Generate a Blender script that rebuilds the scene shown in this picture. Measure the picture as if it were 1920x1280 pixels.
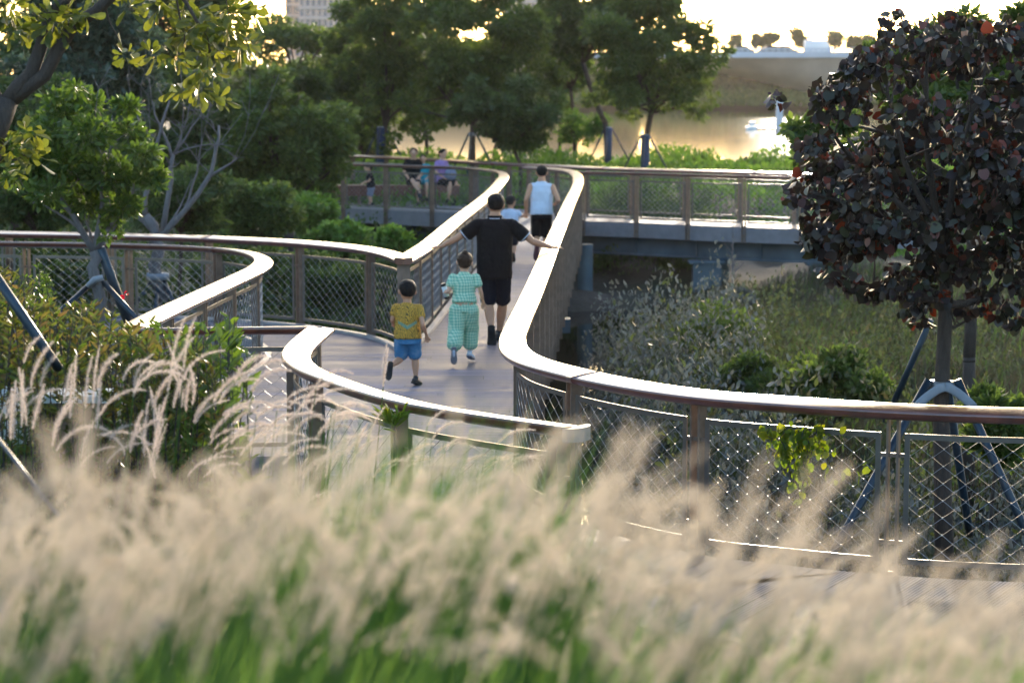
import bpy, bmesh, math, random
import numpy as np
from mathutils import Vector, Matrix
R = math.radians
rng = np.random.default_rng(7)
random.seed(7)
for o in list(bpy.data.objects): bpy.data.objects.remove(o)
scene = bpy.context.scene
C = scene.collection

# ------------------------------------------------------------------ camera, light
CAM_H, PITCH, F = 3.25, math.atan(495 / 4000), 4000.0
cd = bpy.data.cameras.new('camera'); cam = bpy.data.objects.new('camera', cd); C.objects.link(cam)
cam.location = (0, 0, CAM_H); cam.rotation_euler = (math.pi / 2 - PITCH, 0, 0)
cd.sensor_width = 36; cd.lens = F / 1920 * 36; cd.clip_start = 0.1; cd.clip_end = 3000
cd.dof.use_dof = True; cd.dof.focus_distance = 15.5; cd.dof.aperture_fstop = 3.1
scene.camera = cam
HAZE = .00007
SUN_AZ, SUN_EL = R(7.5), R(7.5)
w = bpy.data.worlds.new('World'); scene.world = w; w.use_nodes = True
wn = w.node_tree.nodes; bg = wn['Background']
sky = wn.new('ShaderNodeTexSky'); sky.sky_type = 'NISHITA'; sky.sun_disc = False
sky.sun_elevation = SUN_EL; sky.sun_rotation = SUN_AZ; sky.air_density = 1.0; sky.dust_density = 3.2; sky.ozone_density = 2.0
w.node_tree.links.new(sky.outputs[0], bg.inputs[0]); bg.inputs[1].default_value = 0.15
ld = bpy.data.lights.new('sun', 'SUN'); ld.energy = 1.15; ld.angle = R(1.5); ld.color = (1, .87, .7)
sun = bpy.data.objects.new('sun', ld); C.objects.link(sun)
tosun = Vector((math.sin(SUN_AZ) * math.cos(SUN_EL), math.cos(SUN_AZ) * math.cos(SUN_EL), math.sin(SUN_EL)))
sun.rotation_euler = tosun.to_track_quat('Z', 'Y').to_euler()
scene.view_settings.view_transform = 'Standard'; scene.view_settings.look = 'None'
scene.view_settings.exposure = 2.4; scene.view_settings.gamma = 1
scene.render.engine = 'CYCLES'
cy = scene.cycles
cy.use_denoising = True; cy.max_bounces = 6; cy.diffuse_bounces = 2; cy.glossy_bounces = 3; cy.transmission_bounces = 3
cy.transparent_max_bounces = 6; cy.caustics_reflective = False; cy.caustics_refractive = False
cy.sample_clamp_indirect = 6

# ------------------------------------------------------------------ pixel -> world
def ray(u, v):
    a = (u - 960) / F; b = (640 - v) / F
    return np.array([a, math.cos(PITCH) + b * math.sin(PITCH), -math.sin(PITCH) + b * math.cos(PITCH)])
def pz(u, v, z=0.0):
    d = ray(u, v); t = (z - CAM_H) / d[2]; return (d[0] * t, d[1] * t)
def pd(u, v, d):
    r = ray(u, v); t = d / r[1]; return (r[0] * t, d, CAM_H + r[2] * t)
def ss(a, b, t):
    t = np.clip((np.asarray(t, float) - a) / (b - a), 0, 1); return t * t * (3 - 2 * t)

# ------------------------------------------------------------------ tagging
def tag(o, label=None, cat=None, group=None, kind=None):
    if label: o['label'] = label
    if cat: o['category'] = cat
    if group: o['group'] = group
    if kind: o['kind'] = kind
    return o
def empty(name, loc, label, cat, group=None):
    o = bpy.data.objects.new(name, None); C.objects.link(o); o.location = loc
    o.empty_display_size = .1
    return tag(o, label, cat, group)
def link(name, me, mat, parent=None, smooth=False):
    o = bpy.data.objects.new(name, me); C.objects.link(o)
    for m in (mat if isinstance(mat, (list, tuple)) else [mat]):
        if len(me.materials) < 1 or isinstance(mat, (list, tuple)): me.materials.append(m)
    if smooth: me.polygons.foreach_set('use_smooth', [True] * len(me.polygons))
    if parent is not None: o.parent = parent
    return o

class MB:
    """collects geometry in world coordinates; build() makes one mesh object relative to its parent"""
    def __init__(s): s.v = []; s.f = []; s.m = []
    def add(s, vs, fs, mi=0):
        b = len(s.v); s.v += [tuple(map(float, p)) for p in vs]; s.f += [tuple(b + i for i in f) for f in fs]; s.m += [mi] * len(fs)
    def box(s, c, size, rz=0.0, ax=None, mi=0):
        hx, hy, hz = [q / 2 for q in size]
        if ax is None:
            ca, sa = math.cos(rz), math.sin(rz); X = np.array([ca, sa, 0]); Y = np.array([-sa, ca, 0]); Z = np.array([0, 0, 1.])
        else: X, Y, Z = [np.array(a, float) for a in ax]
        c = np.array(c, float)
        vs = [c + X * hx * i + Y * hy * j + Z * hz * k for k in (-1, 1) for j in (-1, 1) for i in (-1, 1)]
        s.add(vs, [(0, 2, 3, 1), (4, 5, 7, 6), (0, 1, 5, 4), (2, 6, 7, 3), (0, 4, 6, 2), (1, 3, 7, 5)], mi)
    def tube(s, pts, rad, n=8, ref=None, mi=0, cap=True):
        pts = [np.array(p, float) for p in pts]; m = len(pts)
        if not isinstance(rad, (list, tuple)): rad = [rad] * m
        rings = []
        prev = None
        for i in range(m):
            t = pts[min(i + 1, m - 1)] - pts[max(i - 1, 0)]; L = np.linalg.norm(t); t = t / (L if L > 1e-9 else 1)
            if ref is not None: a = np.array(ref, float)
            elif prev is not None: a = prev
            else: a = np.array([0, 0, 1.]) if abs(t[2]) < .8 else np.array([1., 0, 0])
            a = a - t * a.dot(t); a = a / (np.linalg.norm(a) + 1e-12); b = np.cross(t, a); prev = a
            r = rad[i]; rx, ry = (r if isinstance(r, (tuple, list)) else (r, r))
            rings.append([pts[i] + a * rx * math.cos(2 * math.pi * k / n) + b * ry * math.sin(2 * math.pi * k / n) for k in range(n)])
        vs = [p for rg in rings for p in rg]; fs = []
        for i in range(m - 1):
            for k in range(n):
                fs.append((i * n + k, i * n + (k + 1) % n, (i + 1) * n + (k + 1) % n, (i + 1) * n + k))
        if cap: fs.append(tuple(reversed(range(n)))); fs.append(tuple((m - 1) * n + k for k in range(n)))
        s.add(vs, fs, mi)
    def ell(s, c, r, nu=14, nv=9, mi=0, rot=None):
        c = np.array(c, float); vs = []; fs = []
        for j in range(nv + 1):
            th = math.pi * j / nv
            for i in range(nu):
                ph = 2 * math.pi * i / nu
                p = np.array([r[0] * math.sin(th) * math.cos(ph), r[1] * math.sin(th) * math.sin(ph), r[2] * math.cos(th)])
                if rot is not None: p = np.array(rot @ Vector(p))
                vs.append(c + p)
        for j in range(nv):
            for i in range(nu):
                fs.append((j * nu + i, (j + 1) * nu + i, (j + 1) * nu + (i + 1) % nu, j * nu + (i + 1) % nu))
        s.add(vs, fs, mi)
    def build(s, name, mat, parent=None, smooth=False, origin=None):
        o0 = np.array(parent.matrix_world.translation if False else wloc(parent)) if parent is not None else np.array(origin or (0, 0, 0), float)
        me = bpy.data.meshes.new(name)
        me.from_pydata([tuple(np.array(p) - o0) for p in s.v], [], s.f)
        if isinstance(mat, (list, tuple)):
            for m_ in mat: me.materials.append(m_)
            me.polygons.foreach_set('material_index', s.m)
        me.update()
        o = bpy.data.objects.new(name, me); C.objects.link(o)
        if not isinstance(mat, (list, tuple)): me.materials.append(mat)
        if smooth: me.polygons.foreach_set('use_smooth', [True] * len(me.polygons))
        if parent is not None: o.parent = parent
        elif origin is not None: o.location = origin
        return o
def wloc(o):
    p = Vector((0, 0, 0))
    while o is not None: p += o.location; o = o.parent
    return p

def npmesh(name, V, Q, mat, parent=None, smooth=False):
    """V (n,3) world coords, Q (m,4) quads"""
    V = np.asarray(V, float)
    if parent is not None: V = V - np.array(wloc(parent))
    me = bpy.data.meshes.new(name); n, m = len(V), len(Q)
    k = Q.shape[1]
    me.vertices.add(n); me.vertices.foreach_set('co', V.astype(np.float32).ravel())
    me.loops.add(m * k); me.loops.foreach_set('vertex_index', Q.astype(np.int32).ravel())
    me.polygons.add(m); me.polygons.foreach_set('loop_start', np.arange(0, m * k, k, dtype=np.int32))
    me.polygons.foreach_set('loop_total', np.full(m, k, dtype=np.int32))
    if smooth: me.polygons.foreach_set('use_smooth', [True] * m)
    me.update(calc_edges=True)
    me.materials.append(mat)
    o = bpy.data.objects.new(name, me); C.objects.link(o)
    if parent is not None: o.parent = parent
    return o

# ------------------------------------------------------------------ materials
class NT:
    def __init__(s, name):
        s.m = bpy.data.materials.new(name); s.m.use_nodes = True; s.t = s.m.node_tree; s.n = s.t.nodes
        s.p = s.n['Principled BSDF']; s.out = s.n['Material Output']
    def new(s, t, **k):
        n = s.n.new(t)
        for a, b in k.items(): setattr(n, a, b)
        return n
    def l(s, a, b): s.t.links.new(a, b)
    def ramp(s, src, stops):
        r = s.new('ShaderNodeValToRGB'); e = r.color_ramp.elements
        while len(e) < len(stops): e.new(.5)
        for el, (p, c) in zip(e, stops): el.position = p; el.color = (*c, 1) if len(c) == 3 else c
        s.l(src, r.inputs[0]); return r.outputs[0]
    def noise(s, scale, vec=None, detail=3, rough=.55):
        n = s.new('ShaderNodeTexNoise'); n.inputs['Scale'].default_value = scale; n.inputs['Detail'].default_value = detail
        n.inputs['Roughness'].default_value = rough
        if vec is not None: s.l(vec, n.inputs['Vector'])
        return n.outputs[0]
    def coord(s, which='Object', scale=(1, 1, 1), rot=(0, 0, 0)):
        if which == 'World': c = s.new('ShaderNodeNewGeometry').outputs['Position']
        else: c = s.new('ShaderNodeTexCoord').outputs[which]
        mp = s.new('ShaderNodeMapping'); mp.inputs['Scale'].default_value = scale; mp.inputs['Rotation'].default_value = rot
        s.l(c, mp.inputs[0]); return mp.outputs[0]
    def mixc(s, f, a, b):
        m = s.new('ShaderNodeMix', data_type='RGBA')
        for k, x in ((0, f), (6, a), (7, b)):
            if hasattr(x, 'links'): s.l(x, m.inputs[k])
            elif k == 0: m.inputs[0].default_value = x
            else: m.inputs[k].default_value = (*x, 1)
        return m.outputs[2]
    def math(s, op, a, b=None):
        m = s.new('ShaderNodeMath', operation=op)
        for k, x in ((0, a), (1, b)):
            if x is None: continue
            if hasattr(x, 'links'): s.l(x, m.inputs[k])
            else: m.inputs[k].default_value = x
        return m.outputs[0]
    def bump(s, h, strength=.3, dist=.01):
        b = s.new('ShaderNodeBump'); b.inputs['Strength'].default_value = strength; b.inputs['Distance'].default_value = dist
        s.l(h, b.inputs['Height']); s.l(b.outputs[0], s.p.inputs['Normal'])
    def set(s, **k):
        for a, b in k.items():
            i = s.p.inputs[a.replace('_', ' ')]
            if hasattr(b, 'links'): s.l(b, i)
            else: i.default_value = (*b, 1) if isinstance(b, tuple) and len(b) == 3 and i.type == 'RGBA' else b

def plain(name, col, rough=.6, metal=0, spec=.5, var=.12, scale=6, bump=0, bscale=60, detail=3):
    t = NT(name); nz = t.noise(scale, t.coord('Object'), detail)
    c0 = tuple(q * (1 - var) for q in col); c1 = tuple(min(1, q * (1 + var)) for q in col)
    t.set(Base_Color=t.ramp(nz, [(.3, c0), (.7, c1)]), Roughness=rough, Metallic=metal)
    t.p.inputs['Specular IOR Level'].default_value = spec
    if bump: t.bump(t.noise(bscale, t.coord('Object')), bump, .01)
    return t.m

def leafmat(name, cols, trans=.35, rough=.45, spec=.5, tcol=None, vscale=.6):
    """per-leaf colour variation; thin leaf that lets light through"""
    t = NT(name); g = t.new('ShaderNodeNewGeometry')
    k = len(cols); c = t.ramp(g.outputs['Random Per Island'], [(i / max(1, k - 1), col) for i, col in enumerate(cols)])
    nz = t.noise(vscale, t.coord('World'), 2)
    c = t.mixc(t.math('MULTIPLY', nz, .35), c, tuple(q * 1.25 for q in cols[-1]))
    t.set(Base_Color=c, Roughness=rough); t.p.inputs['Specular IOR Level'].default_value = spec
    tr = t.new('ShaderNodeBsdfTranslucent')
    hs = t.new('ShaderNodeHueSaturation'); hs.inputs['Value'].default_value = 1.7; hs.inputs['Saturation'].default_value = 1.1
    t.l(c, hs.inputs['Color']); t.l(hs.outputs[0], tr.inputs[0])
    mx = t.new('ShaderNodeMixShader'); mx.inputs[0].default_value = trans
    t.l(t.p.outputs[0], mx.inputs[1]); t.l(tr.outputs[0], mx.inputs[2]); t.l(mx.outputs[0], t.out.inputs[0])
    return t.m

M = {}
# --- deck boards
def deckmat(name, ang, base=(.195, .19, .25), board=.145, groove=None, matte=0):
    t = NT(name); v = t.coord('World', rot=(0, 0, ang))
    sx = t.new('ShaderNodeSeparateXYZ'); t.l(v, sx.inputs[0])
    yb = t.math('DIVIDE', sx.outputs[1], board); fr = t.math('FRACT', yb); idx = t.math('FLOOR', yb)
    # board end joints: offset each row
    wn_ = t.new('ShaderNodeTexWhiteNoise', noise_dimensions='1D'); t.l(idx, wn_.inputs['W'])
    xb = t.math('ADD', t.math('DIVIDE', sx.outputs[0], 2.4), t.math('MULTIPLY', wn_.outputs[0], 7.0))
    xi = t.math('FLOOR', xb)
    wn2 = t.new('ShaderNodeTexWhiteNoise', noise_dimensions='2D')
    cb = t.new('ShaderNodeCombineXYZ'); t.l(idx, cb.inputs[0]); t.l(xi, cb.inputs[1]); t.l(cb.outputs[0], wn2.inputs[0])
    grain = t.noise(1.0, t.coord('World', scale=(2.5, 70, 1), rot=(0, 0, ang)), 4, .65)
    if True:
        m1 = t.new('ShaderNodeMapping'); m1.inputs['Rotation'].default_value = (0, 0, 0); m1.inputs['Scale'].default_value = (2.2, 60, 1)
        t.l(v, m1.inputs[0]); grain = t.noise(1.0, m1.outputs[0], 4, .65)
    c = t.mixc(wn2.outputs[0], tuple(q * .42 for q in base), tuple(q * 1.45 for q in base))
    c = t.mixc(t.math('MULTIPLY', grain, .5), c, tuple(q * .55 for q in base))
    m2 = t.new('ShaderNodeMapping'); m2.inputs['Scale'].default_value = (.3, 3.2, 1); t.l(v, m2.inputs[0]); band = t.noise(1.0, m2.outputs[0], 3, .6)
    c = t.mixc(t.ramp(band, [(.38, (.75, .75, .75)), (.6, (0, 0, 0))]), c, tuple(q * .55 for q in base))
    stain = t.noise(.7, t.coord('World'), 4)
    c = t.mixc(t.ramp(stain, [(.42, (0, 0, 0)), (.7, (.45, .45, .45))]), c, (base[0] * .7, base[1] * .62, base[2] * .6))
    gap = t.math('LESS_THAN', fr, .085)
    xf = t.math('LESS_THAN', t.math('FRACT', xb), .003); gap = t.math('MAXIMUM', gap, xf)
    if groove:
        gr = t.math('LESS_THAN', t.math('FRACT', t.math('DIVIDE', sx.outputs[1], groove)), .34); gap = t.math('MAXIMUM', gap, t.math('MULTIPLY', gr, .75))
    c = t.mixc(gap, c, (.02, .018, .018))
    rn = t.math('ADD', t.math('MULTIPLY', wn2.outputs[0], .18), t.math('MULTIPLY', grain, .25))
    t.set(Base_Color=c, Roughness=t.math('ADD', t.math('ADD', rn, t.math('MULTIPLY', band, .35)), .28 + matte)); t.p.inputs['Specular IOR Level'].default_value = .35
    h = t.math('SUBTRACT', t.math('MULTIPLY', grain, .15), gap); t.bump(h, .35, .006)
    return t.m
M['deck'] = deckmat('deck_boards', 0.0)
M['deck2'] = deckmat('deck_boards_fanned', R(-60), base=(.25, .23, .24), groove=.0242, matte=.25)
M['deck3'] = deckmat('deck_boards_far', R(8), base=(.3, .28, .3))
M['edge'] = plain('pale_edge_beam', (.2, .19, .21), .6, bump=.1)
M['kerb'] = plain('pale_toe_kerb', (.34, .31, .31), .45, bump=.1)
# --- hand rail wood
t = NT('rail_wood'); v = t.coord('World', scale=(1, 1, 1))
nz = t.noise(7, v, 5, .6); n2 = t.noise(.9, v, 2)
c = t.ramp(nz, [(.3, (.08, .018, .010)), (.55, (.15, .034, .018)), (.75, (.22, .058, .032))])
t.set(Base_Color=c, Roughness=t.ramp(n2, [(.35, (.3,) * 3), (.7, (.38,) * 3)])); t.p.inputs['Specular IOR Level'].default_value = .7
t.p.inputs['Coat Weight'].default_value = 1.0; t.p.inputs['Coat Roughness'].default_value = .27; t.p.inputs['Coat IOR'].default_value = 1.75
t.bump(t.noise(38, v, 3), .12, .003); M['rail'] = t.m
M['post'] = plain('bronze_steel', (.22, .155, .12), .5, .25, scale=9, var=.2, bump=.08)
M['frame'] = plain('panel_frame_steel', (.19, .175, .165), .38, .7, scale=9)
M['wire'] = plain('stainless_wire', (.34, .34, .35), .45, .7)
M['cap'] = plain('grey_end_cap', (.22, .25, .26), .5, .2)
M['girder'] = plain('blue_grey_painted_steel', (.065, .11, .145), .55, .1, scale=2, var=.25, bump=.05)
M['concrete'] = plain('pale_concrete', (.58, .52, .50), .8, scale=.2, var=.15)
M['bridgewhite'] = plain('pale_parapet', (.56, .60, .68), .6, scale=.1)
M['pole'] = plain('blue_pole', (.022, .042, .065), .4, .1, scale=12, var=.3)
M['cloth'] = plain('grey_padding', (.28, .31, .36), .8, bump=.2, bscale=90)
M['bluewrap'] = plain('blue_trunk_wrap', (.035, .06, .13), .75, scale=14, var=.35, bump=.2)
M['white'] = plain('white_plastic', (.72, .76, .8), .45, var=.05)
M['bench'] = plain('bench_wood', (.16, .065, .045), .4, scale=8, var=.25)
def bark(name, col):
    t = NT(name); v = t.coord('Object', scale=(1, 1, .25)); nz = t.noise(22, v, 6, .65); n2 = t.noise(3, t.coord('Object'), 3)
    c = t.ramp(nz, [(.3, tuple(q * .45 for q in col)), (.6, col), (.8, tuple(q * 1.5 for q in col))])
    c = t.mixc(t.math('MULTIPLY', n2, .5), c, tuple(q * 1.2 for q in col)); t.set(Base_Color=c, Roughness=.85); t.bump(nz, 1.0, .03); return t.m
M['bark'] = bark('bark_brown', (.075, .055, .045)); M['barkgrey'] = bark('bark_grey', (.17, .155, .16)); M['barkdark'] = bark('bark_dark', (.06, .05, .045))
# leaves
G = lambda *c: [tuple(x) for x in c]
M['lf_dark'] = leafmat('leaves_dark', G((.03, .052, .018), (.052, .084, .024), (.08, .115, .032)), .4)
M['lf_mid'] = leafmat('leaves_mid', G((.036, .06, .017), (.062, .098, .024), (.105, .145, .032)), .42)
M['lf_bright'] = leafmat('leaves_bright', G((.034, .062, .013), (.06, .10, .018), (.10, .15, .027)), .4)
M['lf_bank'] = leafmat('leaves_bank', G((.022, .034, .014), (.038, .055, .02), (.06, .085, .025), (.045, .04, .022)), .32)
M['lf_blue'] = leafmat('leaves_bluish', G((.03, .055, .04), (.045, .075, .05), (.07, .10, .06)), .28, .35)
M['lf_yellow'] = leafmat('leaves_yellow_green', G((.055, .075, .014), (.09, .11, .018), (.135, .14, .025)), .44, .4)
M['lf_red'] = leafmat('leaves_purple', G((0.0136, 0.0170, 0.0136), (0.0204, 0.0272, 0.0187), (0.0238, 0.0170, 0.0170), (0.0238, 0.0374, 0.0153), (0.0340, 0.0476, 0.0170), (0.0170, 0.0170, 0.0187), (0.0238, 0.0238, 0.0238), (0.0442, 0.0306, 0.0170), (0.0221, 0.0204, 0.0204), (0.0170, 0.0238, 0.0204), (0.0272, 0.0170, 0.0187), (0.0170, 0.0187, 0.0204), (0.0272, 0.0374, 0.0204), (0.0238, 0.0221, 0.0204), (0.0204, 0.0204, 0.0187), (0.2000, 0.0350, 0.0120), (.060, .022, .018)), .14, .34, .42)
M['lf_silver'] = leafmat('leaves_silver', G((.05, .055, .05), (.09, .10, .09), (.07, .09, .06), (.15, .155, .15)), .15, .4)
M['lf_hedge'] = leafmat('leaves_hedge', G((.05, .08, .015), (.09, .10, .02), (.13, .075, .03), (.06, .10, .02)), .42)
M['lf_cover'] = leafmat('leaves_cover', G((.055, .11, .02), (.09, .17, .03), (.14, .23, .04)), .35)
M['lf_vine'] = leafmat('leaves_vine', G((.06, .12, .015), (.10, .17, .02), (.2, .2, .02)), .5)
M['grass_g'] = leafmat('grass_green', G((.03, .065, .012), (.05, .105, .02), (.085, .15, .03)), .4)
M['grass_f'] = leafmat('grass_fresh', G((.045, .095, .02), (.075, .14, .03), (.13, .2, .045)), .45)
M['grass_dry'] = leafmat('grass_dull', G((.03, .034, .016), (.05, .042, .028), (.034, .048, .018), (.065, .05, .036)), .3)
M['plume'] = leafmat('grass_plumes', G((.35, .305, .26), (.42, .375, .325), (.375, .325, .28), (.44, .40, .335)), .5, .7, .2)
M['plume2'] = leafmat('grass_plumes_fresh', G((.46, .39, .37), (.56, .49, .45), (.50, .42, .41), (.60, .55, .48)), .45, .7, .2)
M['flower'] = leafmat('red_flower', G((.5, .02, .03), (.6, .03, .05)), .3)
# ground
t = NT('ground_soil'); v = t.coord('World'); nz = t.noise(1.6, v, 6, .6); n2 = t.noise(.25, v, 3)
c = t.ramp(nz, [(.3, (.022, .018, .013)), (.55, (.045, .036, .028)), (.75, (.075, .06, .05))])
c = t.mixc(t.ramp(n2, [(.45, (0, 0, 0)), (.6, (.7, .7, .7))]), c, (.03, .05, .015))
t.set(Base_Color=c, Roughness=.7); t.bump(t.noise(9, v, 6), .8, .05); M['ground'] = t.m
# water
t = NT('water'); v = t.coord('World', scale=(1, .45, 1)); t.set(Base_Color=(.012, .014, .010), Roughness=.05, IOR=1.33)
t.p.inputs['Specular IOR Level'].default_value = .7
t.bump(t.noise(1.4, v, 4), .07, .02); M['water'] = t.m

# ------------------------------------------------------------------ terrain
def creek_x(y): return .55 + .72 * ss(26, 37, np.asarray(y, float))
def terr(x, y):
    x = np.asarray(x, float); y = np.asarray(y, float)
    bank = np.interp(y, [-30, 0, 2, 3.2, 5, 7, 9, 11, 12.5], [1.9, 1.9, 1.85, 1.7, 1.25, .75, .25, -.25, -.42])
    wob = .10 * np.sin(x * 1.3 + y * .7) + .07 * np.sin(x * 2.9 - y * 1.9 + 1)
    right = -.92 + wob
    left = -.38 + .3 * wob
    lm = ss(-1.0, -3.0, x + (y - 12) * .02)
    mid = right * (1 - lm) + left * lm
    mid = mid + (.75 * ss(-.9, -2.0, x) * ss(17.0, 13.5, y))
    z = np.where(y < 11, bank, mid)
    b = ss(10.5, 14.5, y); z = bank * (1 - b) + mid * b
    z = z + .42 * ss(-.8, -2, x) * ss(9, 11, y) * ss(15, 12.5, y)
    # left wood floor
    wl = ss(-3.2, -6, x) * ss(28, 33, y); z = z * (1 - wl) + .1 * wl
    # creek, bending left behind the ramp
    cr = np.exp(-((x - creek_x(y)) / (.55 + .2 * ss(26, 36, y))) ** 2) * ss(15.5, 18, y) * ss(46.5, 43.5, y)
    z = z - 1.15 * cr
    cr2 = ss(-7, -4, x) * ss(4.5, 2.2, x) * ss(30, 34, y) * ss(46.5, 44.5, y)
    z = np.where(cr2 > 0, np.minimum(z, z * (1 - cr2) + (-1.95) * cr2), z)
    z = z - .62 * ss(33, 38, y) * ss(48, 46.8, y) * ss(7.5, 4.6, x) * ss(1.0, 2.5, x)
    # beyond far deck
    far = np.interp(y, [45, 48, 51, 56, 62, 68, 76, 330, 342, 380, 1600], [-1.5, -1.35, -1.0, .05, .45, .35, -3, -3, .5, 1.6, 3])
    landl = ss(-.060, -.085, x / np.maximum(y, 1)) * ss(60, 70, y) * ss(250, 200, y)
    far = far * (1 - landl) + .6 * landl
    k = ss(44.5, 47.5, y); z = z * (1 - k) + (far + .6 * wob * (y < 70)) * k
    return z
def axis(lo, hi, fine_lo, fine_hi, st, grow=1.16):
    a = list(np.arange(fine_lo, fine_hi, st)); d = st; x = a[-1]
    while x < hi: d *= grow; x += d; a.append(min(x, hi))
    d = st; x = a[0]; pre = []
    while x > lo: d *= grow; x -= d; pre.append(max(x, lo))
    return np.array(pre[::-1] + a)
gx = axis(-900, 900, -12, 12, .3); gy = axis(-60, 1600, 0, 80, .35, 1.1)
X, Y = np.meshgrid(gx, gy); Z = terr(X, Y) + .03 * rng.standard_normal(X.shape) * (Y < 90)
nx, ny = len(gx), len(gy); idx = np.arange(nx * ny).reshape(ny, nx)
Q = np.stack([idx[:-1, :-1], idx[:-1, 1:], idx[1:, 1:], idx[1:, :-1]], -1).reshape(-1, 4)
tag(npmesh('ground', np.stack([X, Y, Z], -1).reshape(-1, 3), Q, M['ground'], smooth=True), kind='structure')
WZ = -1.72
mb = MB(); mb.add([(-900, 14, WZ), (900, 14, WZ), (900, 352, WZ), (-900, 352, WZ)], [(0, 1, 2, 3)])
tag(mb.build('water', M['water']), kind='structure')

# ------------------------------------------------------------------ railing paths
RH = 1.12
def crom(P, step=.06):
    P = [np.array(p, float) for p in P]; P = [2 * P[0] - P[1]] + P + [2 * P[-1] - P[-2]]; out = []
    for i in range(1, len(P) - 2):
        p0, p1, p2, p3 = P[i - 1:i + 3]
        # centripetal parametrisation keeps tight turns free of loops
        t0 = 0; t1 = t0 + np.linalg.norm(p1 - p0) ** .5; t2 = t1 + np.linalg.norm(p2 - p1) ** .5; t3 = t2 + np.linalg.norm(p3 - p2) ** .5
        n = max(2, int(np.linalg.norm(p2 - p1) / step))
        for k in range(n):
            t = t1 + (t2 - t1) * k / n
            A1 = (t1 - t) / (t1 - t0) * p0 + (t - t0) / (t1 - t0) * p1; A2 = (t2 - t) / (t2 - t1) * p1 + (t - t1) / (t2 - t1) * p2
            A3 = (t3 - t) / (t3 - t2) * p2 + (t - t2) / (t3 - t2) * p3
            B1 = (t2 - t) / (t2 - t0) * A1 + (t - t0) / (t2 - t0) * A2; B2 = (t3 - t) / (t3 - t1) * A2 + (t - t1) / (t3 - t1) * A3
            out.append((t2 - t) / (t2 - t1) * B1 + (t - t1) / (t2 - t1) * B2)
    out.append(P[-2]); return np.array(out)
def resample(P, step):
    d = np.concatenate([[0], np.cumsum(np.linalg.norm(np.diff(P, axis=0), axis=1))]); L = d[-1]; n = max(2, int(round(L / step)) + 1)
    s = np.linspace(0, L, n); return np.stack([np.interp(s, d, P[:, 0]), np.interp(s, d, P[:, 1])], 1), s
PX = dict(
 r1=[(985,312),(1008,314),(1038,316),(1064,319.5),(1079,326),(1084,339),(1079,355),(1068,378),(1053,413),(1035,455),(1016,503),(992,560),(970,607),(960,636),(968,658),(1000,676),(1060,693),(1140,711),(1240,728),(1345,741),(1480,751),(1600,759),(1760,767),(1920,772),(2120,776)],
 r2=[(-150,428),(0,435),(100,437),(200,439),(350,443),(450,447),(545,452),(620,458),(690,466),(735,476),(757,485)],
 r2b=[(757,485),(775,475),(800,459),(830,434),(860,409),(889,387),(919,362),(937,342),(945,329),(938,321.5),(919,318),(890,315),(860,313),(760,310),(640,306)],
 r5=[(600,288),(663,291),(735,294),(860,301),(950,306),(1060,311),(1150,315),(1250,318),(1400,322),(1560,327),(1720,331)],
 r6=[(1088,321.5),(1200,324),(1320,327.5),(1480,331),(1600,334),(1740,337)],
 r3=[(-150,450),(0,453),(150,455),(300,459),(400,464),(450,469),(480,477),(494,488),(484,501),(450,518),(380,550),(300,587),(252,611)],
 r4a=[(252,616),(400,614),(500,613),(604,612)],
 r4b=[(604,612),(580,632),(560,652),(556,670),(577,689),(620,707),(700,734),(780,755),(860,769),(960,784),(1078,800)])
W = {k: crom([pz(u, v, RH) for u, v in pts]) for k, pts in PX.items()}

def sweep_rail(mb, P, side, width=.225):
    """tilted rounded board; side=+1 deck on the right of the path"""
    n = len(P); T = np.gradient(P, axis=0); T /= np.linalg.norm(T, axis=1)[:, None]
    Rt = np.stack([T[:, 1], -T[:, 0]], 1) * side          # towards the deck
    tl = R(7); prof = []
    hw = width / 2; h = .066
    raw = [(-hw + .007, 0), (-hw + .014, .002), (-hw * .4, .004), (hw * .4, .004), (hw - .014, .002), (hw - .007, 0), (hw - .001, -.006), (hw, -.010), (hw, -.030), (hw - .014, -.050), (hw - .045, -h), (-hw + .045, -h), (-hw + .014, -.050), (-hw, -.030), (-hw, -.010), (-hw + .001, -.006)]
    for a, b in raw: prof.append((a * math.cos(tl) + b * math.sin(tl), -a * math.sin(tl) + b * math.cos(tl)))
    k = len(prof); vs = []; fs = []
    for i in range(n):
        for a, b in prof: vs.append((P[i, 0] + Rt[i, 0] * a, P[i, 1] + Rt[i, 1] * a, RH + b))
    for i in range(n - 1):
        for j in range(k):
            q = (i * k + j, (i + 1) * k + j, (i + 1) * k + (j + 1) % k, i * k + (j + 1) % k)
            fs.append(q if side < 0 else q[::-1])
    fs.append(tuple(range(k)) if side > 0 else tuple(reversed(range(k)))); fs.append(tuple((n - 1) * k + j for j in (reversed(range(k)) if side > 0 else range(k))))
    mb.add(vs, fs)

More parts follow.
